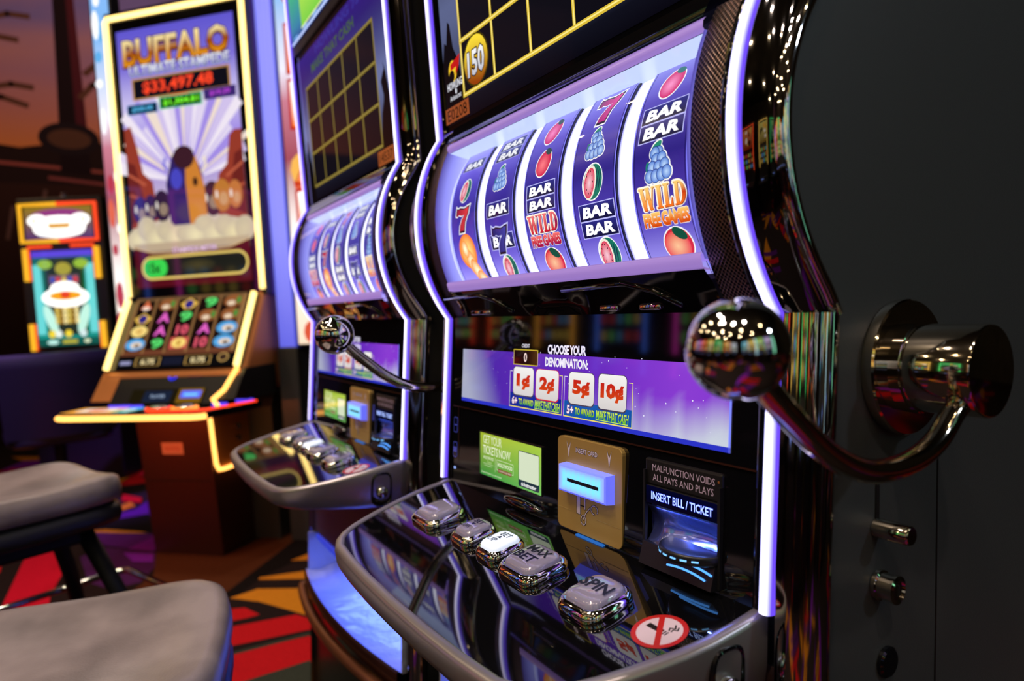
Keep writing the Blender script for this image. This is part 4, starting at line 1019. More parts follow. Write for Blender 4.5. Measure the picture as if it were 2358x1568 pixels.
def lever(root, OFF, put):
    ax, az = .131, 1.0635
    b = MB(); b.sm = True
    b.lathe([(.0595, .3435), (.0605, .346), (.0605, .353), (.0590, .3545), (.0400, .3550), (.0400, .3640), (.0390, .3645), (.0378, .3650), (.0378, .3665), (.0385, .3670), (.0385, .4165), (.0375, .4180), (.0365, .4182)], (0, ax, az), 'x', 64)
    lv = put(b, 'lever', M['bronze'], smooth=.6)
    b = MB(); X = .405
    key = [(ax - .004, az - .018), (.100, 1.0325), (.075, 1.012), (.047, 1.0005), (.016, .9955), (-.016, .9965), (-.046, 1.0045), (-.076, 1.0195), (-.104, 1.0395), (-.128, 1.0580), (-.150, 1.078)]
    P = []
    for i in range(len(key) - 1):
        p0, p1, p2, p3 = key[max(i - 1, 0)], key[i], key[i + 1], key[min(i + 2, len(key) - 1)]
        for k in range(6):
            t = k / 6
            P.append(tuple(.5 * ((2 * p1[j]) + (-p0[j] + p2[j]) * t + (2 * p0[j] - 5 * p1[j] + 4 * p2[j] - p3[j]) * t * t + (-p0[j] + 3 * p1[j] - 3 * p2[j] + p3[j]) * t ** 3) for j in (0, 1)))
    P.append(key[-1])
    b.tube([(X, y, z) for y, z in P], .0088, 24); b.build('lever_arm', M['bronze'], lv)
    b = MB(); tmp = bmesh.new(); bmesh.ops.create_uvsphere(tmp, u_segments=48, v_segments=32, radius=.0308); b.sm = True
    b.absorb(tmp, Matrix.Translation((.407, -.160, 1.086)), smooth=True); b.build('ball_knob', M['chrome'], lv)

def plinth(root, OFF, put):
    # lower front: kick panel, lit coin tray, curved skirt and bumper rail
    W = .3135; bow = lambda x, y0, d: y0 - d * (1 - (x / W) ** 2)
    xs = [-W + 2 * W * k / 24 for k in range(25)]
    b = MB(); b.loft([[(-W, .008, .562), (W, .008, .562), (W, .03, .562), (-W, .03, .562)], [(-W, .008, .80), (W, .008, .80), (W, .03, .80), (-W, .03, .80)]]); put(b, 'kick_panel', M['brownpanel'])
    b = MB(); b.box((-.205, .0075, .70), (.05, .002, .10), .001); put(b, 'kick_vent', M['satin'])
    b = MB(); b.sm = True
    sec = [(-.016, -.03, .4715), (-.012, -.027, .4685), (.02, -.010, .466), (.06, -.002, .476), (.095, 0, .505), (.105, 0, .562)]
    b.loft([[(x, bow(x, y, -d), z) for y, d, z in sec] for x in xs], closed=False); put(b, 'coin_tray', M['trayblue'], smooth=1.2)
    b = MB(); b.c = rgb(60, 80, 255, .55); b.tube([(x, bow(x, .012, .006), .5585) for x in xs[1:-1]], .008, 10); put(b, 'tray_light_tube', M['led'])
    for s in (-1, 1):
        b = MB(); b.box((s * (W - .002), .05, .515), (.004, .12, .10)); put(b, 'tray_end_wall', M['trayblue'])
    b = MB(); b.sm = True
    b.loft([[(x, bow(x, -.018, .03), .4715), (x, bow(x, -.021, .031), .469), (x, bow(x, -.020, .030), .452), (x, bow(x, -.014, .028), .425), (x, bow(x, .01, .02), .40)] for x in xs], closed=False); put(b, 'tray_skirt', M['maroon'], smooth=1.2)
    b = MB(); b.tube([(-W + .002, .0, .427)] + [(x, bow(x, -.026, .034), .4265) for x in xs] + [(W - .002, .0, .427)], .0115, 12); put(b, 'bumper_rail', M['brownrail'])
    b = MB(); b.loft([[(-W, .01, floor_z(.01) + .001), (W, .01, floor_z(.01) + .001), (W, .032, floor_z(.032) + .001), (-W, .032, floor_z(.032) + .001)], [(-W, .004, .41), (W, .004, .41), (W, .032, .41), (-W, .032, .41)]]); put(b, 'toe_panel', M['satin'])
    d = bpy.data.lights.new('tray_led', 'AREA'); d.energy = .8; d.color = (.10, .17, 1.0); d.shape = 'RECTANGLE'; d.size = .5; d.size_y = .02
    o = bpy.data.objects.new('tray_led', d); link(o, root, (0.03, .045, .553 - ZB)); o.rotation_euler = (-.45, 0, 0)

G = None
main = build_machine(0, 'black slot machine with chrome lever and brightly lit fruit reels, tagged E0208', G, 'E0208', False)
neigh = build_machine(-.784, 'black slot machine with chrome lever, dim grid screen on top and tag 14537', G, '14537', True)
# ------------------------------------------------------------------ tall cabinet across the aisle
def frame_fn(o, ax):
    c, s = math.cos(ax), math.sin(ax)
    return lambda x, y, z: (o[0] + c * x - s * y, o[1] + s * x + c * y, z)
YEL2 = (3.0, 2.05, .62); ORA = (2.0, .5, .07); ORA2 = (3.0, 1.35, .28); RED = rgb(255, 60, 24, 1.8)
def led_tube(path, r, c, name, parent, n=8, m='led'):
    b = MB(); b.c = c; b.tube(path, r, n); return b.build(name, M[m], parent)
def gold_text(): return vcol3(rgb(230, 150, 30), rgb(150, 60, 10), rgb(255, 236, 170))
def tall_cabinet():
    A = math.radians(43.87)
    root = thing('slot_machine', 'tall slot machine with yellow light frame and buffalo stampede picture on its screen', 'slot machine', (-3.183, .288, 0), (0, 0, A))
    b = MB(); b.loft([[(-.17, 0, 0), (.17, 0, 0), (.17, .42, 0), (-.17, .42, 0)], [(-.176, -.045, .63), (.176, -.045, .63), (.176, .42, .63), (-.176, .42, .63)]]); ped = b.build('pedestal', M['pedestal'], root)
    b = MB(); b.box((0, -.022, .33), (.31, .004, .004)); b.build('pedestal_seam', M['satin'], ped)
    cv = Canvas(); cv.rect(-.06, .445, .045, .495, rgb(196, 150, 140)); cv.text('NOTICE', -.0075, .47, .07, .018, rgb(170, 60, 40), bold=.01)
    cv.build('serial_plate', lambda x, z, w: (x, -.071 * z - .004 - w, z), M['print'], ped)
    b = MB(); b.prism([(.178, -.035, .62), (.178, .40, .62), (.178, .40, .36), (.178, -.01, .36)], (.004, 0, 0)); b.build('side_panel', M['orangebody'], ped)
    for z in (.53, .48): b = MB(); b.sm = True; b.lathe([(.014, .178), (.014, .196), (.008, .2)], (0, .13, z), 'x', 14); b.build('side_lock', M['darkchrome'], ped, smooth_angle=.6)
    led_tube([(.188, -.038, .60), (.188, -.028, .46), (.188, -.022, .40), (.188, -.008, .375), (.188, .03, .37), (.188, .24, .37)], .008, ORA2, 'light_tube', ped)
    # back housing and rear skirt
    b = MB(); b.prism([(-.30, y, z) for y, z in ((.22, 0), (.62, 0), (.62, 1.1), (.30, 1.1), (.28, .7), (.22, .6))], (.60, 0, 0)); b.build('rear_cabinet', M['body'], root)
    # lower housing, bronze
    b = MB(); b.prism([(-.345, y, z) for y, z in ((.19, 1.125), (.155, 1.10), (.0, .80), (-.035, .77), (.06, .70), (.36, .68), (.52, .95), (.5, 1.125))], (.69, 0, 0)); hs = b.build('lower_housing', M['orangebody'], root, bevel=.02)
    # slanted lower screen
    P0, P1 = Vector((0, -.006, .806)), Vector((0, .150, 1.105)); sl = (P1 - P0); nrm = Vector((0, -sl.z, sl.y)).normalized()
    def slant(u, v, w): p = P0 + sl * v + nrm * (.006 + w); return (u, p.y, p.z)
    b = MB(); b.poly([slant(-.335, -.02, -.002), slant(.335, -.02, -.002), slant(.335, 1.01, -.002), slant(-.335, 1.01, -.002)]); b.build('screen_bezel', M['gloss'], root)
    cv = Canvas(); cv.rect(-.285, .0, .285, 1.0, rgb(26, 12, 10)); cv.rect(-.285, .17, .285, .25, rgb(110, 62, 40)); cv.rect(-.285, .95, .285, 1.0, rgb(110, 80, 50)); cv.rect(-.285, 0, .285, .165, rgb(12, 10, 12))
    for k in range(6): cv.rect(-.285 + .11 * k - .005, .2, -.285 + .11 * k + .007, .97, rgb(140, 100, 60)) if 0 < k < 6 else None
    cv.rect(-.285, .2, -.27, .97, rgb(150, 110, 66)); cv.rect(.268, .2, .285, .97, rgb(150, 110, 66))
    grid = [['fox', 'blue', 'Q', 'owl'], ['wolf', 'A', 'A', '9'], ['blue', '9', '10', 'coin'], ['9', 'wolf', 'A', '10'], ['wolf', 'wolf', 'owl', 'owl']]
    for i, colm in enumerate(grid):
        x = -.222 + .111 * i
        for j, s in enumerate(colm):
            v = .885 - .185 * j
            if s == 'fox': cv.poly([(x - .03, v - .05), (x, v + .08), (x + .03, v - .05)], rgb(220, 110, 70)); cv.ell(x, v - .04, .02, .03, rgb(250, 220, 200))
            elif s == 'wolf': cv.ell(x, v, .047, .088, rgb(150, 90, 50)); cv.ell(x - .008, v - .03, .02, .035, rgb(235, 210, 180)); cv.ell(x + .026, v + .01, .012, .05, rgb(80, 140, 60))
            elif s == 'blue': cv.poly([(x - .045, v), (x, v + .08), (x + .045, v), (x + .02, v - .08), (x - .02, v - .08)], rgb(236, 190, 80)); cv.ell(x, v - .01, .022, .06, rgb(50, 40, 130))
            elif s == 'owl': cv.ell(x, v, .05, .085, rgb(90, 170, 230)); cv.ell(x + .006, v - .01, .03, .045, rgb(240, 220, 200)); cv.ell(x + .010, v - .02, .014, .022, rgb(70, 50, 40))
            elif s == 'coin': cv.rect(x - .045, v - .08, x + .045, v + .08, rgb(214, 90, 80)); cv.ell(x, v, .036, .068, rgb(252, 220, 120)); cv.text('$', x, v, .022, .08, rgb(190, 120, 30), bold=.03)
            elif s == 'Q': cv.ell(x, v, .042, .08, rgb(250, 220, 130)); cv.text('Q', x, v, .03, .08, rgb(200, 130, 40), bold=.03)
            else:
                c = {'A': rgb(232, 100, 200), '9': rgb(90, 220, 110), '10': rgb(230, 90, 110)}[s]; cv.text(s, x, v, .062, .14, c, bold=.04, out=rgb(60, 20, 40), ow=.04)
    for x, t in ((-.13, '6.75'), (.12, '0.75')): cv.line([(x - .06, .03), (x + .06, .03), (x + .06, .14), (x - .06, .14), (x - .06, .03)], .006, rgb(190, 150, 80)); cv.text(t, x, .085, .07, .07, rgb(255, 230, 170), bold=.03)
    cv.rect(-.055, .03, .045, .14, rgb(24, 26, 44)); cv.rect(-.27, .05, -.215, .10, rgb(150, 150, 190)); cv.ell(.24, .11, .026, .06, rgb(200, 160, 90)); cv.ell(.24, .11, .020, .046, rgb(60, 40, 30))
    cv.build('lower_screen', slant, M['art'], root)
    for s in (-1, 1): led_tube([slant(s * .322, v, .012) for v in (-.02, .3, .7, .97)], .0115, YEL2, 'light_tube', root)
    # portrait display
    Y = .185
    b = MB(); b.box((.0, Y + .05, 1.735), (.735, .08, 1.29), .012); pd = b.build('display_housing', M['violetlit'], root)
    b = MB(); b.box((0, Y + .005, 1.735), (.72, .05, 1.28), .006); b.build('display_bezel', M['gloss'], root)
    cv = Canvas(); X = .298; zb, zt = 1.155, 2.285
    sk = rgb(110, 96, 214); skl = rgb(216, 206, 246)
    cv.vgrad(-X, X, [(zb, rgb(70, 12, 20)), (1.30, rgb(110, 20, 26)), (1.301, rgb(150, 124, 110)), (1.40, rgb(214, 196, 160)), (1.55, rgb(196, 180, 210)), (1.75, rgb(146, 118, 226)), (1.95, rgb(206, 196, 240)), (2.12, rgb(124, 110, 214)), (zt, rgb(96, 86, 206))])
    rnd = random.Random(3)
    for k in range(26):
        a = .25 + 2.64 * k / 25; r0, r1 = .10, rnd.uniform(.28, .42); wv = rnd.uniform(.02, .05)
        cc = [rgb(240, 230, 244), rgb(210, 194, 236), rgb(240, 222, 208), rgb(164, 142, 230), rgb(226, 214, 240)][k % 5]
        cv.poly([(r0 * math.cos(a - wv), 1.60 + r0 * math.sin(a - wv)), (r1 * math.cos(a - wv * 1.6), 1.60 + r1 * 1.1 * math.sin(a - wv * 1.6)), (r1 * math.cos(a + wv * 1.6), 1.60 + r1 * 1.1 * math.sin(a + wv * 1.6)), (r0 * math.cos(a + wv), 1.60 + r0 * math.sin(a + wv))], cc)
    for s in (-1, 1):   # red cliffs
        cv.poly([(s * X, 1.42), (s * X, 1.86 if s < 0 else 1.80), (s * .262, 1.87 if s < 0 else 1.80), (s * .238, 1.78), (s * .215, 1.66), (s * .17, 1.62), (s * .15, 1.45)], rgb(150, 58, 42)); cv.poly([(s * X, 1.44), (s * X, 1.72), (s * .255, 1.70), (s * .235, 1.60), (s * .20, 1.48)], rgb(110, 36, 32)); cv.line([(s * .29, 1.66), (s * .21, 1.61)], .012, rgb(190, 92, 66)); cv.line([(s * .29, 1.57), (s * .19, 1.53)], .012, rgb(180, 84, 60))
    for x, z, rx, rz, c in ((-.245, 1.50, .04, .06, rgb(56, 38, 110)), (-.19, 1.505, .035, .06, rgb(60, 36, 90)), (-.13, 1.51, .045, .07, rgb(50, 30, 60)), (.13, 1.52, .05, .075, rgb(70, 36, 50)), (.18, 1.53, .045, .07, rgb(190, 120, 50)), (.245, 1.53, .035, .06, rgb(196, 118, 60))):
        cv.ell(x, z, rx, rz, c); cv.ell(x + .006, z - .015, rx * .5, rz * .4, mixc(c, rgb(230, 200, 160), .35)); cv.ell(x - rx * .6, z + .005, .006, .018, rgb(240, 230, 220))
    cv.ell(.005, 1.60, .085, .13, rgb(60, 34, 96)); cv.poly([(-.09, 1.42), (-.10, 1.60), (-.06, 1.72), (0, 1.76), (.05, 1.73), (.05, 1.42)], rgb(48, 34, 100)); cv.poly([(.01, 1.42), (.0, 1.60), (.01, 1.74), (.06, 1.71), (.095, 1.58), (.10, 1.42)], rgb(206, 128, 50)); cv.ell(.0, 1.71, .055, .05, rgb(60, 28, 40))
    cv.ell(-.045, 1.62, .03, .045, rgb(72, 70, 190)); cv.ell(.05, 1.60, .012, .02, rgb(40, 20, 20)); cv.line([(-.09, 1.66), (-.105, 1.69), (-.095, 1.715)], .012, rgb(120, 110, 220)); cv.line([(.09, 1.64), (.11, 1.67), (.105, 1.70)], .012, rgb(240, 226, 200))
    for k in range(12): cv.ell(-.27 + .05 * k, 1.40 + .02 * math.sin(k * 2.1), .05, .035 + .02 * math.sin(k * 1.3) ** 2, rgb(214, 198, 162), rim=rgb(200, 184, 158)) if k % 2 else cv.ell(-.27 + .05 * k, 1.37, .06, .05, rgb(236, 222, 176), rim=rgb(206, 190, 160))
    cv.rect(-X, 1.315, X, 1.35, rgb(190, 168, 140)); cv.poly([(-X, 1.155), (X, 1.155), (X, 1.335), (.2, 1.305), (0, 1.295), (-.2, 1.305), (-X, 1.335)], rgb(86, 14, 24))
    cv.line([(-X, 1.336), (-.2, 1.307), (0, 1.297), (.2, 1.307), (X, 1.336)], .004, rgb(220, 180, 120))
    cv.rrect(-.265, 1.188, .285, 1.292, .050, rgb(240, 210, 110)); cv.rrect(-.255, 1.198, .275, 1.282, .041, rgb(28, 30, 24)); cv.rrect(-.252, 1.201, -.13, 1.279, .036, rgb(60, 214, 80)); cv.ell(.03, 1.24, .09, .03, rgb(74, 66, 36), rim=rgb(40, 40, 28))
    cv.text('15x', -.20, 1.24, .07, .045, rgb(16, 80, 24), bold=.03); cv.text('STAMPEDE METER', .02, 1.312, .23, .022, rgb(236, 200, 230), bold=.03, out=rgb(80, 20, 60), ow=.04)
    cv.text('BUFFALO', .0, 2.185, .54, .115, gold_text(), bold=.035, out=rgb(90, 36, 10), ow=.03, drop=(0, -.006)); cv.text('ULTIMATE STAMPEDE', .012, 2.105, .51, .046, vcol(rgb(150, 160, 200), WHITE), bold=.02, out=rgb(50, 50, 110), ow=.04)
    cv.rect(-.235, 1.978, .265, 2.072, rgb(190, 140, 84)); cv.rect(-.226, 1.986, .256, 2.064, rgb(16, 14, 24)); cv.text('$33,497.48', .0, 2.025, .36, .060, rgb(250, 70, 40, 1.1), bold=.03)
    cv.rect(-.04, 1.966, .05, 1.984, rgb(240, 100, 40))
    cv.rect(-.270, 1.918, -.110, 1.962, rgb(60, 130, 190)); cv.rect(-.265, 1.922, -.115, 1.958, rgb(8, 14, 40)); cv.text('$500.00', -.19, 1.94, .11, .022, rgb(90, 190, 240), bold=.03)
    cv.rect(-.100, 1.925, .118, 1.978, rgb(90, 210, 150)); cv.rect(-.094, 1.930, .112, 1.973, rgb(8, 30, 14)); cv.text('$1,304.81', .01, 1.951, .18, .030, rgb(120, 250, 50, 1.15), bold=.03)
    cv.rect(.128, 1.938, .288, 1.984, rgb(60, 40, 110)); cv.text('$19.39', .208, 1.962, .10, .024, rgb(190, 70, 220), bold=.03)
    cv.build('main_screen', lambda x, z, w: (x, Y - .0215 - w, z), M['art'], root)
    yl = Y - .026
    b = MB(); b.c = YEL2
    b.tube([(-.345, yl, 1.118), (-.345, yl, 1.6), (-.345, yl, 2.33), (-.335, yl, 2.345), (.335, yl, 2.345), (.345, yl, 2.33), (.345, yl, 1.6), (.345, yl, 1.118)], .0115, 8); b.build('light_frame', M['led'], root)
    # centre console with the player panel
    b = MB(); b.prism([(-.25, y, z) for y, z in ((.0, .80), (-.03, .76), (-.10, .665), (.2, .64), (.2, .80))], (.5, 0, 0)); con = b.build('console', M['satin'], root)
    def cfn(x, v, w): return (x, -.032 - .070 * (1 - v) - w * .8 - .001, .665 + .095 * v + w * .6)
    cv = Canvas(); cv.rect(-.155, .02, .20, .62, rgb(30, 24, 10)); cv.rect(-.09, .10, .045, .55, rgb(26, 34, 56)); cv.text('PLAYER', -.02, .33, .07, .12, rgb(170, 190, 220), bold=.01)
    cv.rect(.075, .05, .195, .62, rgb(120, 86, 20)); cv.rect(.09, .25, .185, .52, rgb(90, 110, 255, 1.2)); cv.rect(.105, .33, .17, .42, rgb(120, 200, 255, 1.2))
    cv.ell(.015, 1.12, .022, .16, rgb(50, 60, 250, 1.2)); cv.ell(.015, 1.12, .012, .09, rgb(10, 14, 60)); cv.rect(.09, 1.06, .16, 1.14, rgb(80, 40, 50))
    cv.build('player_panel', cfn, M['art'], con)
    for s in (-1, 1):
        b = MB(); b.prism([(s * .25, y, z) for y, z in ((-.005, .795), (-.03, .765), (-.09, .68), (.0, .665), (.2, .665), (.2, .795))], (s * .10, 0, 0)); wing = b.build('side_wing', M['orangebody'] if s < 0 else M['satin'], root)
        if s > 0: led_tube([(.318, -.012, .80), (.290, -.07, .715), (.262, -.105, .682), (.305, -.135, .662)], .009, ORA2, 'light_tube', root)
    # button deck
    d = bpy.data.lights.new('deck_underglow', 'AREA'); d.energy = 1.3; d.color = (1.0, .18, .04); d.shape = 'RECTANGLE'; d.size = .5; d.size_y = .02
    lo = bpy.data.objects.new('deck_underglow', d); link(lo, root, (0, -.26, .622)); lo.rotation_euler = (.75, 0, 0)
    out = [(-.36, .03), (-.35, -.10), (-.335, -.262), (-.30, -.275), (.30, -.275), (.335, -.262), (.385, -.10), (.39, .03)]
    b = MB(); b.prism([(x, y, .628) for x, y in out], (0, 0, .03)); dk = b.build('button_deck', M['gloss'], root, bevel=.004)
    led_tube([(-.338, -.25, .641), (-.325, -.272, .641), (-.29, -.281, .641), (.29, -.281, .641), (.325, -.272, .641), (.342, -.25, .641)], .0105, ORA2, 'light_tube', dk)
    cv = Canvas(); cv.poly([(-.35, -.12), (-.335, -.255), (-.05, -.255), (-.12, -.12)], rgb(250, 170, 60)); cv.poly([(-.30, -.14), (-.30, -.22), (-.12, -.22), (-.15, -.14)], rgb(248, 240, 230)); cv.ell(-.22, -.18, .05, .025, rgb(226, 80, 40)); cv.ell(-.12, -.20, .03, .02, rgb(250, 220, 120)); cv.rect(-.10, -.25, -.02, -.13, rgb(70, 190, 180)); cv.ell(-.06, -.19, .025, .03, rgb(230, 250, 240))
    cv.build('deck_artwork', lambda x, y, w: (x, y, .6585 + w), M['art'], dk)
    for x, y, c in ((.09, -.20, RED), (.20, -.19, ORA)):
        b = MB(); b.c = c; b.tube([(x + .05 * math.cos(2 * pi * k / 20), y + .035 * math.sin(2 * pi * k / 20), .664) for k in range(20)], .006, 6, closed=True); bt = b.build('button', M['led'], dk)
        b = MB(); b.sm = True; b.lathe([(.036, .655), (.036, .672), (.02, .676)], (x, y, 0), 'z', 16); b.build('button_cap', M['chrome'], bt)
    for x, y, s in ((-.16, -.10, .028), (-.09, -.115, .022), (-.22, -.09, .03), (.28, -.09, .03), (.33, .0, .035)):
        b = MB(); b.c = rgb(90, 70, 255, 1.3); b.box((x, y, .662), (s * 2, s * .8, .008), .003); b.build('lit_key', M['led'], dk)
    led_tube([(.10, -.262, .662), (.33, -.235, .662), (.40, -.02, .662)], .004, RED, 'edge_light', dk)
    return root
M['pedestal'] = mat('dark_woven_metal', (0.10, 0.035, 0.025), 0.5, 0.4); noise_bump(M['pedestal'], 500, 0.3, 0.001)  # red of the LED glow tinted into the dark metal
M['violetlit'] = mat('violet_lit_metal', (0.10, 0.05, 0.30), 0.4, 0.3)  # violet light on the housing put into its base colour
M['violetpanel'] = mat('blue_backlit_acrylic', (0.12, 0.14, 0.5), 0.0, 0.4); attr_color(M['violetpanel'], 'Emission Color', 1.0)
tall_cabinet()

# ------------------------------------------------------------------ lit columns and sign panels round it
A0 = math.radians(43.87); B0 = (-3.183, .288, 0)
def tower(x0, x1, y0, y1, zt, label, name, base_h):
    c, s = math.cos(A0), math.sin(A0); xm, ym = (x0 + x1) / 2, (y0 + y1) / 2
    root = thing(name, label, 'light column', (B0[0] + c * xm - s * ym, B0[1] + s * xm + c * ym, 0), (0, 0, A0))
    w, d = x1 - x0, y1 - y0
    b = MB(); b.box((0, 0, base_h / 2), (w + .02, d + .02, base_h), .008); b.build('base', M['body'], root)
    b = MB(); n = 12
    for k in range(n):
        xa, xb = -w / 2 + w * k / n, -w / 2 + w * (k + 1) / n
        cs = [mixc(rgb(92, 92, 240, 1.0), rgb(160, 165, 255, 1.1), .5 + .5 * math.cos(2 * pi * 4 * t)) for t in (k / n, (k + 1) / n)]
        lo = [mixc(q, rgb(30, 40, 200), .6) for q in cs]
        b.poly([(xa, -d / 2, base_h), (xb, -d / 2, base_h), (xb, -d / 2, 1.35), (xa, -d / 2, 1.35)], cols=[lo[0], lo[1], cs[1], cs[0]])
        b.poly([(xa, -d / 2, 1.35), (xb, -d / 2, 1.35), (xb, -d / 2, zt), (xa, -d / 2, zt)], cols=[cs[0], cs[1], cs[1], cs[0]])
    b.c = rgb(60, 66, 210, .8)
    b.poly([(w / 2, -d / 2, base_h), (w / 2, d / 2, base_h), (w / 2, d / 2, zt), (w / 2, -d / 2, zt)]); b.poly([(-w / 2, -d / 2, base_h), (-w / 2, d / 2, base_h), (-w / 2, d / 2, zt), (-w / 2, -d / 2, zt)]); b.poly([(-w / 2, -d / 2, zt), (w / 2, -d / 2, zt), (w / 2, d / 2, zt), (-w / 2, d / 2, zt)])
    b.build('glowing_panel', M['violetpanel'], root); return root
tower(.370, .448, .215, .40, 2.75, 'ribbed blue violet glowing column behind the tall buffalo machine', 'light_column', .86)
def sign(xc, yc, w, label, letters, zb, zt, seed, flip=False):
    c, s = math.cos(A0), math.sin(A0)
    root = thing('sign_panel', label, 'sign', (B0[0] + c * xc - s * yc, B0[1] + s * xc + c * yc, zb), (0, 0, A0))
    h = zt - zb
    b = MB(); b.box((0, .03, h / 2), (w + .02, .06, h + .02), .006); b.build('sign_box', M['satin'], root)
    cv = Canvas(); cv.vgrad(-w / 2, w / 2, [(0, rgb(255, 226, 196, 1.1)), (h * .25, rgb(255, 246, 240, 1.25)), (h * .42, rgb(170, 80, 96)), (h * .55, rgb(210, 130, 150)), (h * .62, rgb(240, 236, 250, 1.1)), (h * .8, rgb(130, 190, 250)), (h, rgb(150, 190, 255))])
    rnd = random.Random(seed)
    for k in range(34):
        z = rnd.uniform(0.02, h * .98); q = z / h
        cc = [rgb(255, 250, 240, 1.3), rgb(226, 90, 60), rgb(255, 190, 90), rgb(190, 60, 80)][k % 4] if q < .58 else [rgb(250, 250, 255, 1.2), rgb(100, 180, 240)][k % 2]
        cv.ell(rnd.uniform(-w * .42, w * .42), z, rnd.uniform(.015, w * .22), rnd.uniform(.02, .07), cc, n=10)
    if letters:
        n = len(letters); lh = h * .86 / n
        for k, ch in enumerate(letters):
            z = h * .97 - lh * (k + .5); cv.text(ch, 0, z, w * .72, lh * .82, vcol3(rgb(250, 120, 20, 1.2), rgb(255, 250, 235, 1.5), rgb(255, 255, 250, 1.5)), bold=.04, out=rgb(196, 30, 20), ow=.05)
    cv.build('lit_face', lambda x, z, q: (x, -.0005 - q, z), M['art'], root); return root
sign(.635, .215, .34, 'bright vertical lightbox sign with stacked letters behind the left lever machine', 'BUFFALO', .87, 2.75, 8)
sign(-.475, .27, .10, 'thin bright picture sign strip left of the tall buffalo machine', '', .70, 2.75, 5)

# ------------------------------------------------------------------ small twin-screen machine further back
def twin_screen(name, label, loc, ang, pal, group=None, detail=True):
    root = thing(name, label, 'slot machine', loc, (0, 0, ang), group)
    b = MB(); b.prism([(-.26, y, z) for y, z in ((0.02, 0), (.5, 0), (.5, 1.82), (.03, 1.82), (.03, .80), (-.02, .76), (-.02, .70), (.02, .66))], (.52, 0, 0)); b.build('cabinet', M['satin'], root, bevel=.01)
    o1, o2 = pal
    def rect_led(z0, z1, w, c1, c2, nm):
        p = [(-w, .012, z0), (w, .012, z0), (w, .012, z1), (-w, .012, z1)]
        b = MB()
        b.c = c1; b.tube([(0, .012, z0), p[0], p[3], (0, .012, z1)], .013, 8); b.c = c2; b.tube([(0, .012, z0), p[1], p[2], (0, .012, z1)], .013, 8)
        return b.build(nm, M['led'], root)
    rect_led(1.545, 1.775, .228, o1, o2, 'top_light_frame')
    cv = Canvas(); cv.rect(-.205, 1.56, .205, 1.76, rgb(90, 50, 110), top=rgb(150, 120, 30)); cv.ell(0, 1.71, .16, .035, rgb(150, 60, 130)); white = rgb(255, 252, 245, 1.6)
    for x, z, rx, rz in ((0, 1.65, .17, .055), (-.13, 1.675, .06, .04), (.13, 1.675, .06, .04), (0, 1.60, .13, .035), (-.08, 1.625, .08, .05), (.08, 1.625, .08, .05)): cv.ell(x, z, rx, rz, white)
    cv.poly([(-.06, 1.625), (.06, 1.625), (.07, 1.655), (-.07, 1.655)], rgb(226, 160, 30)); cv.ell(-.15, 1.675, .015, .008, rgb(226, 180, 60)); cv.ell(.15, 1.675, .015, .008, rgb(226, 180, 60))
    cv.build('top_screen', lambda x, z, w: (x, .018 - w, z), M['art'], root)
    for s in (-1, 1):
        for z0, z1 in ((1.30, 1.50), (.86, 1.03)): led_tube([(s * .216, .012, z0), (s * .216, .012, z1)], .017, o1, 'light_bar', root); led_tube([(s * .197, .014, z0), (s * .197, .014, z1)], .006, o2, 'light_edge', root)
        led_tube([(s * .20, .014, 1.512), (s * .06, .014, 1.512)], .009, o2, 'light_edge', root)
    cv = Canvas(); cv.vgrad(-.185, .185, [(.885, rgb(24, 110, 90)), (.95, rgb(30, 150, 140)), (1.2, rgb(40, 160, 150)), (1.48, rgb(20, 80, 90))]); cv.rect(-.185, 1.445, .185, 1.485, rgb(96, 70, 220)); cv.rect(-.125, .95, .125, 1.44, rgb(20, 90, 40)); cv.rect(-.11, .95, .11, 1.44, rgb(40, 50, 40))
    for s in (-1, 1): cv.rect(s * .185, .96, s * .135, 1.40, rgb(110, 220, 220)); cv.ell(s * .11, 1.40, .045, .03, rgb(150, 190, 60)); cv.ell(s * .10, 1.05, .03, .10, rgb(200, 250, 230), rot=-s * .3)
    cv.ell(0, 1.37, .05, .04, rgb(170, 160, 60)); cv.rect(-.09, 1.27, .09, 1.33, rgb(120, 90, 110))
    for k in range(5): cv.ell(-.07 + .035 * k, 1.30, .013, .02, [rgb(60, 80, 190), rgb(220, 60, 70), rgb(230, 200, 90)][k % 3])
    cv.ell(0, 1.19, .145, .065, white); cv.ell(0, 1.245, .09, .045, white); cv.ell(0, 1.20, .10, .028, rgb(250, 170, 30)); cv.ell(0, 1.205, .03, .024, rgb(236, 70, 40))
    for k in range(18): cv.ell(-.06 + .024 * (k % 6), 1.11 - .035 * (k // 6), .013, .02, [rgb(220, 190, 90), rgb(160, 120, 40), rgb(250, 230, 160)][k % 3], n=10)
    for x, c in ((-.10, rgb(250, 220, 60)), (0, rgb(250, 220, 60)), (.09, rgb(220, 240, 240)), (-.06, rgb(240, 250, 240))): cv.ell(x, .96, .022, .024, c)
    cv.rect(-.185, .885, .185, .93, rgb(20, 90, 80)); cv.ell(-.1, .908, .035, .014, rgb(200, 250, 240)); cv.rect(-.04, .897, .05, .92, rgb(190, 180, 60)); cv.ell(.11, .908, .02, .012, rgb(230, 240, 200))
    cv.build('main_screen', lambda x, z, w: (x, .018 - w, z), M['art'], root)
    b = MB(); b.prism([(-.25, y, z) for y, z in ((.03, .80), (-.20, .70), (-.20, .675), (.03, .675))], (.5, 0, 0)); dk = b.build('button_deck', M['gloss'], root)
    b = MB(); b.c = rgb(230, 236, 255, 1.6); b.box((.10, -.06, .765), (.085, .03, .012), .005); b.build('lit_button', M['led'], dk)
    led_tube([(-.24, -.205, .69), (.24, -.205, .69)], .008, (1.6, .12, .25), 'edge_light', dk)
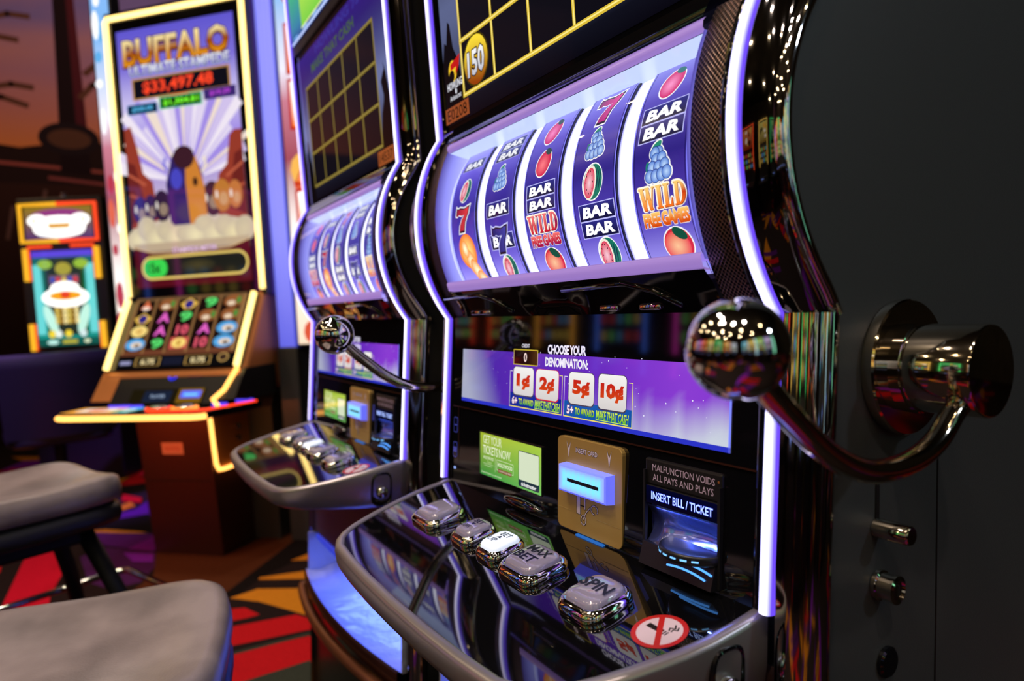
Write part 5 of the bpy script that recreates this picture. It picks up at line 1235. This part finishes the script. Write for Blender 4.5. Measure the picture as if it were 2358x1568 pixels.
    b = MB(); b.sm = True; b.lathe([(.02, 1.82), (.02, 1.85), (.012, 1.857)], (0, .1, 0), 'z', 14); b.build('top_beacon', M['chrome'], root)
    return root
AMB = rgb(250, 180, 40, 1.15); ORD = rgb(255, 74, 36, 1.25)
twin_screen('slot_machine', 'small distant slot machine with two stacked screens in orange light frames', (-5.15, -.12, 0), math.radians(62), (AMB, ORD))

# ------------------------------------------------------------------ the facing bank of machines (seen in the reflections)
def facing_machine(i, x, y, ang, c, label, scr):
    root = thing('slot_machine', label, 'slot machine', (x, y, 0), (0, 0, ang))
    b = MB(); b.prism([(-.32, y_, z) for y_, z in ((.02, 0), (.55, 0), (.55, 2.05), (.0, 2.05), (.05, 1.0), (-.05, .80), (-.22, .74), (-.22, .69), (.02, .62))], (.64, 0, 0)); b.build('cabinet', M['satin'], root, bevel=.01)
    def fy(z): return .05 - (z - 1.0) * .05 / 1.05 - .004
    led_tube([(-.29, fy(1.02), 1.02), (-.29, fy(2.0), 2.0), (.29, fy(2.0), 2.0), (.29, fy(1.02), 1.02)], .016, c, 'light_frame', root)
    cv = Canvas(); cv.rect(-.25, 1.50, .25, 1.95, scr[0], top=scr[1]); cv.rect(-.25, 1.06, .25, 1.46, scr[2])
    rnd = random.Random(i)
    for k in range(15):
        cv.ell(-.2 + .1 * (k % 5), 1.13 + .12 * (k // 5), .036, .045, [rgb(240, 200, 90), rgb(226, 70, 60), rgb(90, 170, 230), rgb(120, 220, 110)][rnd.randrange(4)], n=12)
    for k in range(6): cv.ell(rnd.uniform(-.2, .2), rnd.uniform(1.56, 1.9), rnd.uniform(.03, .09), rnd.uniform(.03, .08), [rgb(255, 240, 220, 1.2), scr[2], rgb(250, 190, 70)][k % 3], n=14)
    cv.build('screen', lambda x_, z, w: (x_, fy(z) - .002 - w, z), M['art'], root)
    b = MB(); b.c = rgb(130, 160, 255, 1.3); b.box((.08, -.12, .778), (.16, .05, .02), .006); b.build('lit_button', M['led'], root)
faces = [(-6.1, 'deep red', (2.0, .10, .04), ('#5a1030', '#c04060', '#301018')), (-5.3, 'bright red', (2.4, .16, .05), ('#701020', '#d06050', '#401018')), (-4.5, 'amber', (2.4, 1.0, .12), ('#b05010', '#f0b040', '#402010')), (-3.7, 'blue', (.2, .5, 2.4), ('#103080', '#60a0f0', '#101840')), (-2.9, 'magenta', (2.2, .14, 1.3), ('#601060', '#d060d0', '#281030')), (-2.1, 'red orange', (2.6, .22, .05), ('#902010', '#f09050', '#301010')), (-1.2, 'yellow', (2.4, 1.5, .3), ('#806010', '#f0e070', '#302810')), (-.3, 'green', (.2, 2.0, .5), ('#105030', '#60d080', '#102018')), (.6, 'orange', (2.6, .6, .1), ('#805010', '#f0d070', '#302010')), (1.5, 'white', (2.0, 2.0, 2.2), ('#406080', '#d0e0f0', '#202830'))]
for i, (x, nm, c, s) in enumerate(faces):
    facing_machine(i, x, -2.15 - .10 * max(0, x + 1.2), math.radians(180 + (6 if x < -1 else -6)), c, 'slot machine with %s light frame across the aisle, seen only in reflections' % nm, [hexc(q) for q in s])

for i, (y, nm, c, s) in enumerate([(-1.35, 'cyan', (.3, 1.5, 2.2), ('#206080', '#90e0f0', '#103040')), (-.6, 'gold', (2.4, 1.4, .3), ('#806010', '#f0e070', '#302810')), (.25, 'lime', (.7, 2.0, .3), ('#306020', '#b0e080', '#102018')), (1.1, 'pale violet', (1.3, 1.0, 2.4), ('#403080', '#c0b0f0', '#201830'))]):  # extra bank added out of view to light up the chrome edges
    facing_machine(20 + i, 2.15, y, math.radians(-90), c, 'made-up slot machine with %s light frame, added out of view for reflections in the chrome' % nm, [hexc(q) for q in s])

# ------------------------------------------------------------------ seats
def cushion(parent, name, m, w, d, zt, th, saddle, rot=0, corner=.32, n=28, tuck=.03):
    """rounded square pad with a dished, saddle-like top"""
    b = MB(); b.sm = True; rings = []
    def outline(s):
        P = []
        for k in range(48):
            a = 2 * pi * k / 48; c, q = math.cos(a), math.sin(a); e = .42
            P.append((w / 2 * s * math.copysign(abs(c) ** e, c), d / 2 * s * math.copysign(abs(q) ** e, q)))
        return P
    def top(x, y, s): return saddle * ((x / (w / 2)) ** 2 * .9 + .5 * (y / (d / 2)) ** 2 - .35) 
    for s, h in ((.93, -th), (.985, -th * .92), (1.0, -th * .7), (1.0, -th * .46), (.98, -th * .24), (.94, -th * .10), (.885, -th * .02), (.80, .002), (.7, .004), (.55, .005), (.4, .005), (.2, .005), (.05, .005)):
        k = 1 if h > -th * .3 else .35
        rings.append([(x, y, zt + h + top(x, y, s) * k) for x, y in outline(s)])
    b.loft(rings); return b.build(name, m, parent)
def stool(label, loc, ang, zt):
    root = thing('stool', label, 'stool', loc, (0, 0, ang), None)
    pad = cushion(root, 'seat', M['vinyl'], .42, .42, zt, .062, .034)
    band = cushion(root, 'seat_band', M['darkvinyl'], .415, .415, zt - .058, .055, .008)
    b = MB(); b.box((0, 0, zt - .135), (.26, .26, .05), .01); b.build('seat_frame', M['legmetal'], root)
    for sx in (-1, 1):
        for sy in (-1, 1):
            b = MB(); b.tube([(sx * .11, sy * .11, zt - .12), (sx * .17, sy * .17, zt * .45), (sx * .215, sy * .215, 0.012)], [.022, .021, .018], 10); lg = b.build('leg', M['legmetal'], root)
            b = MB(); b.lathe([(.022, 0), (.022, .014)], (sx * .215, sy * .215, 0), 'z', 12); b.build('foot_cap', M['rubber'], lg)
    q = .255; f = .10; b = MB(); b.tube([(-q, -q + .02 + f, .20), (-q + .02, -q + f, .20), (q - .02, -q + f, .20), (q, -q + .02 + f, .20), (q, q - .02 + f, .20), (q - .02, q + f, .20), (-q + .02, q + f, .20), (-q, q - .02 + f, .20)], .010, 8, closed=True); b.build('foot_ring', M['darkchrome'], root)
    return root
stool('grey vinyl stool with worn saddle seat nearest the camera, mostly cut off below', (-1.09, -.07, 0), math.radians(-13.5), .555)
stool('grey topped black stool with visible legs and foot ring, behind the nearest stool', (-2.19, -.2, 0), math.radians(21), .59)

def back_chair(loc, ang):
    root = thing('chair', 'black vinyl chair with ribbed backrest in violet light near the distant machine', 'chair', loc, (0, 0, ang))
    b = MB(); b.sm = True; rings = []
    for k in range(13):
        t = k / 12; z = .42 + .45 * t; w = .28 - .025 * (1 - t); y0 = .20 + .08 * t
        ring = []
        for q in range(25):
            u = -1 + 2 * q / 24; ring.append((u * w, y0 - .05 * (u * u) + .010 * abs(math.sin(u * pi * 1.5)) - (.03 * (max(0, t - .9) * 10) ** 2 * .3), z))
        for q in range(25):
            u = 1 - 2 * q / 24; ring.append((u * w, y0 + .055 - .05 * (u * u) - (.02 if t > .95 else 0), z))
        rings.append(ring)
    b.loft(rings); b.build('backrest', M['darkvinyl'], root, smooth_angle=1.0)
    cushion(root, 'seat', M['darkvinyl'], .50, .48, .47, .10, .012)
    b = MB(); b.sm = True; b.lathe([(.03, .06), (.03, .36), (.10, .37)], (0, 0, 0), 'z', 16); b.build('post', M['legmetal'], root, smooth_angle=.6)
    for k in range(4):
        a = pi / 4 + pi / 2 * k; b = MB(); b.tube([(.02 * math.cos(a), .02 * math.sin(a), .10), (.26 * math.cos(a), .26 * math.sin(a), .018)], [.02, .016], 8); b.build('leg', M['legmetal'], root)
back_chair((-4.62, -.19, 0), math.radians(-82))
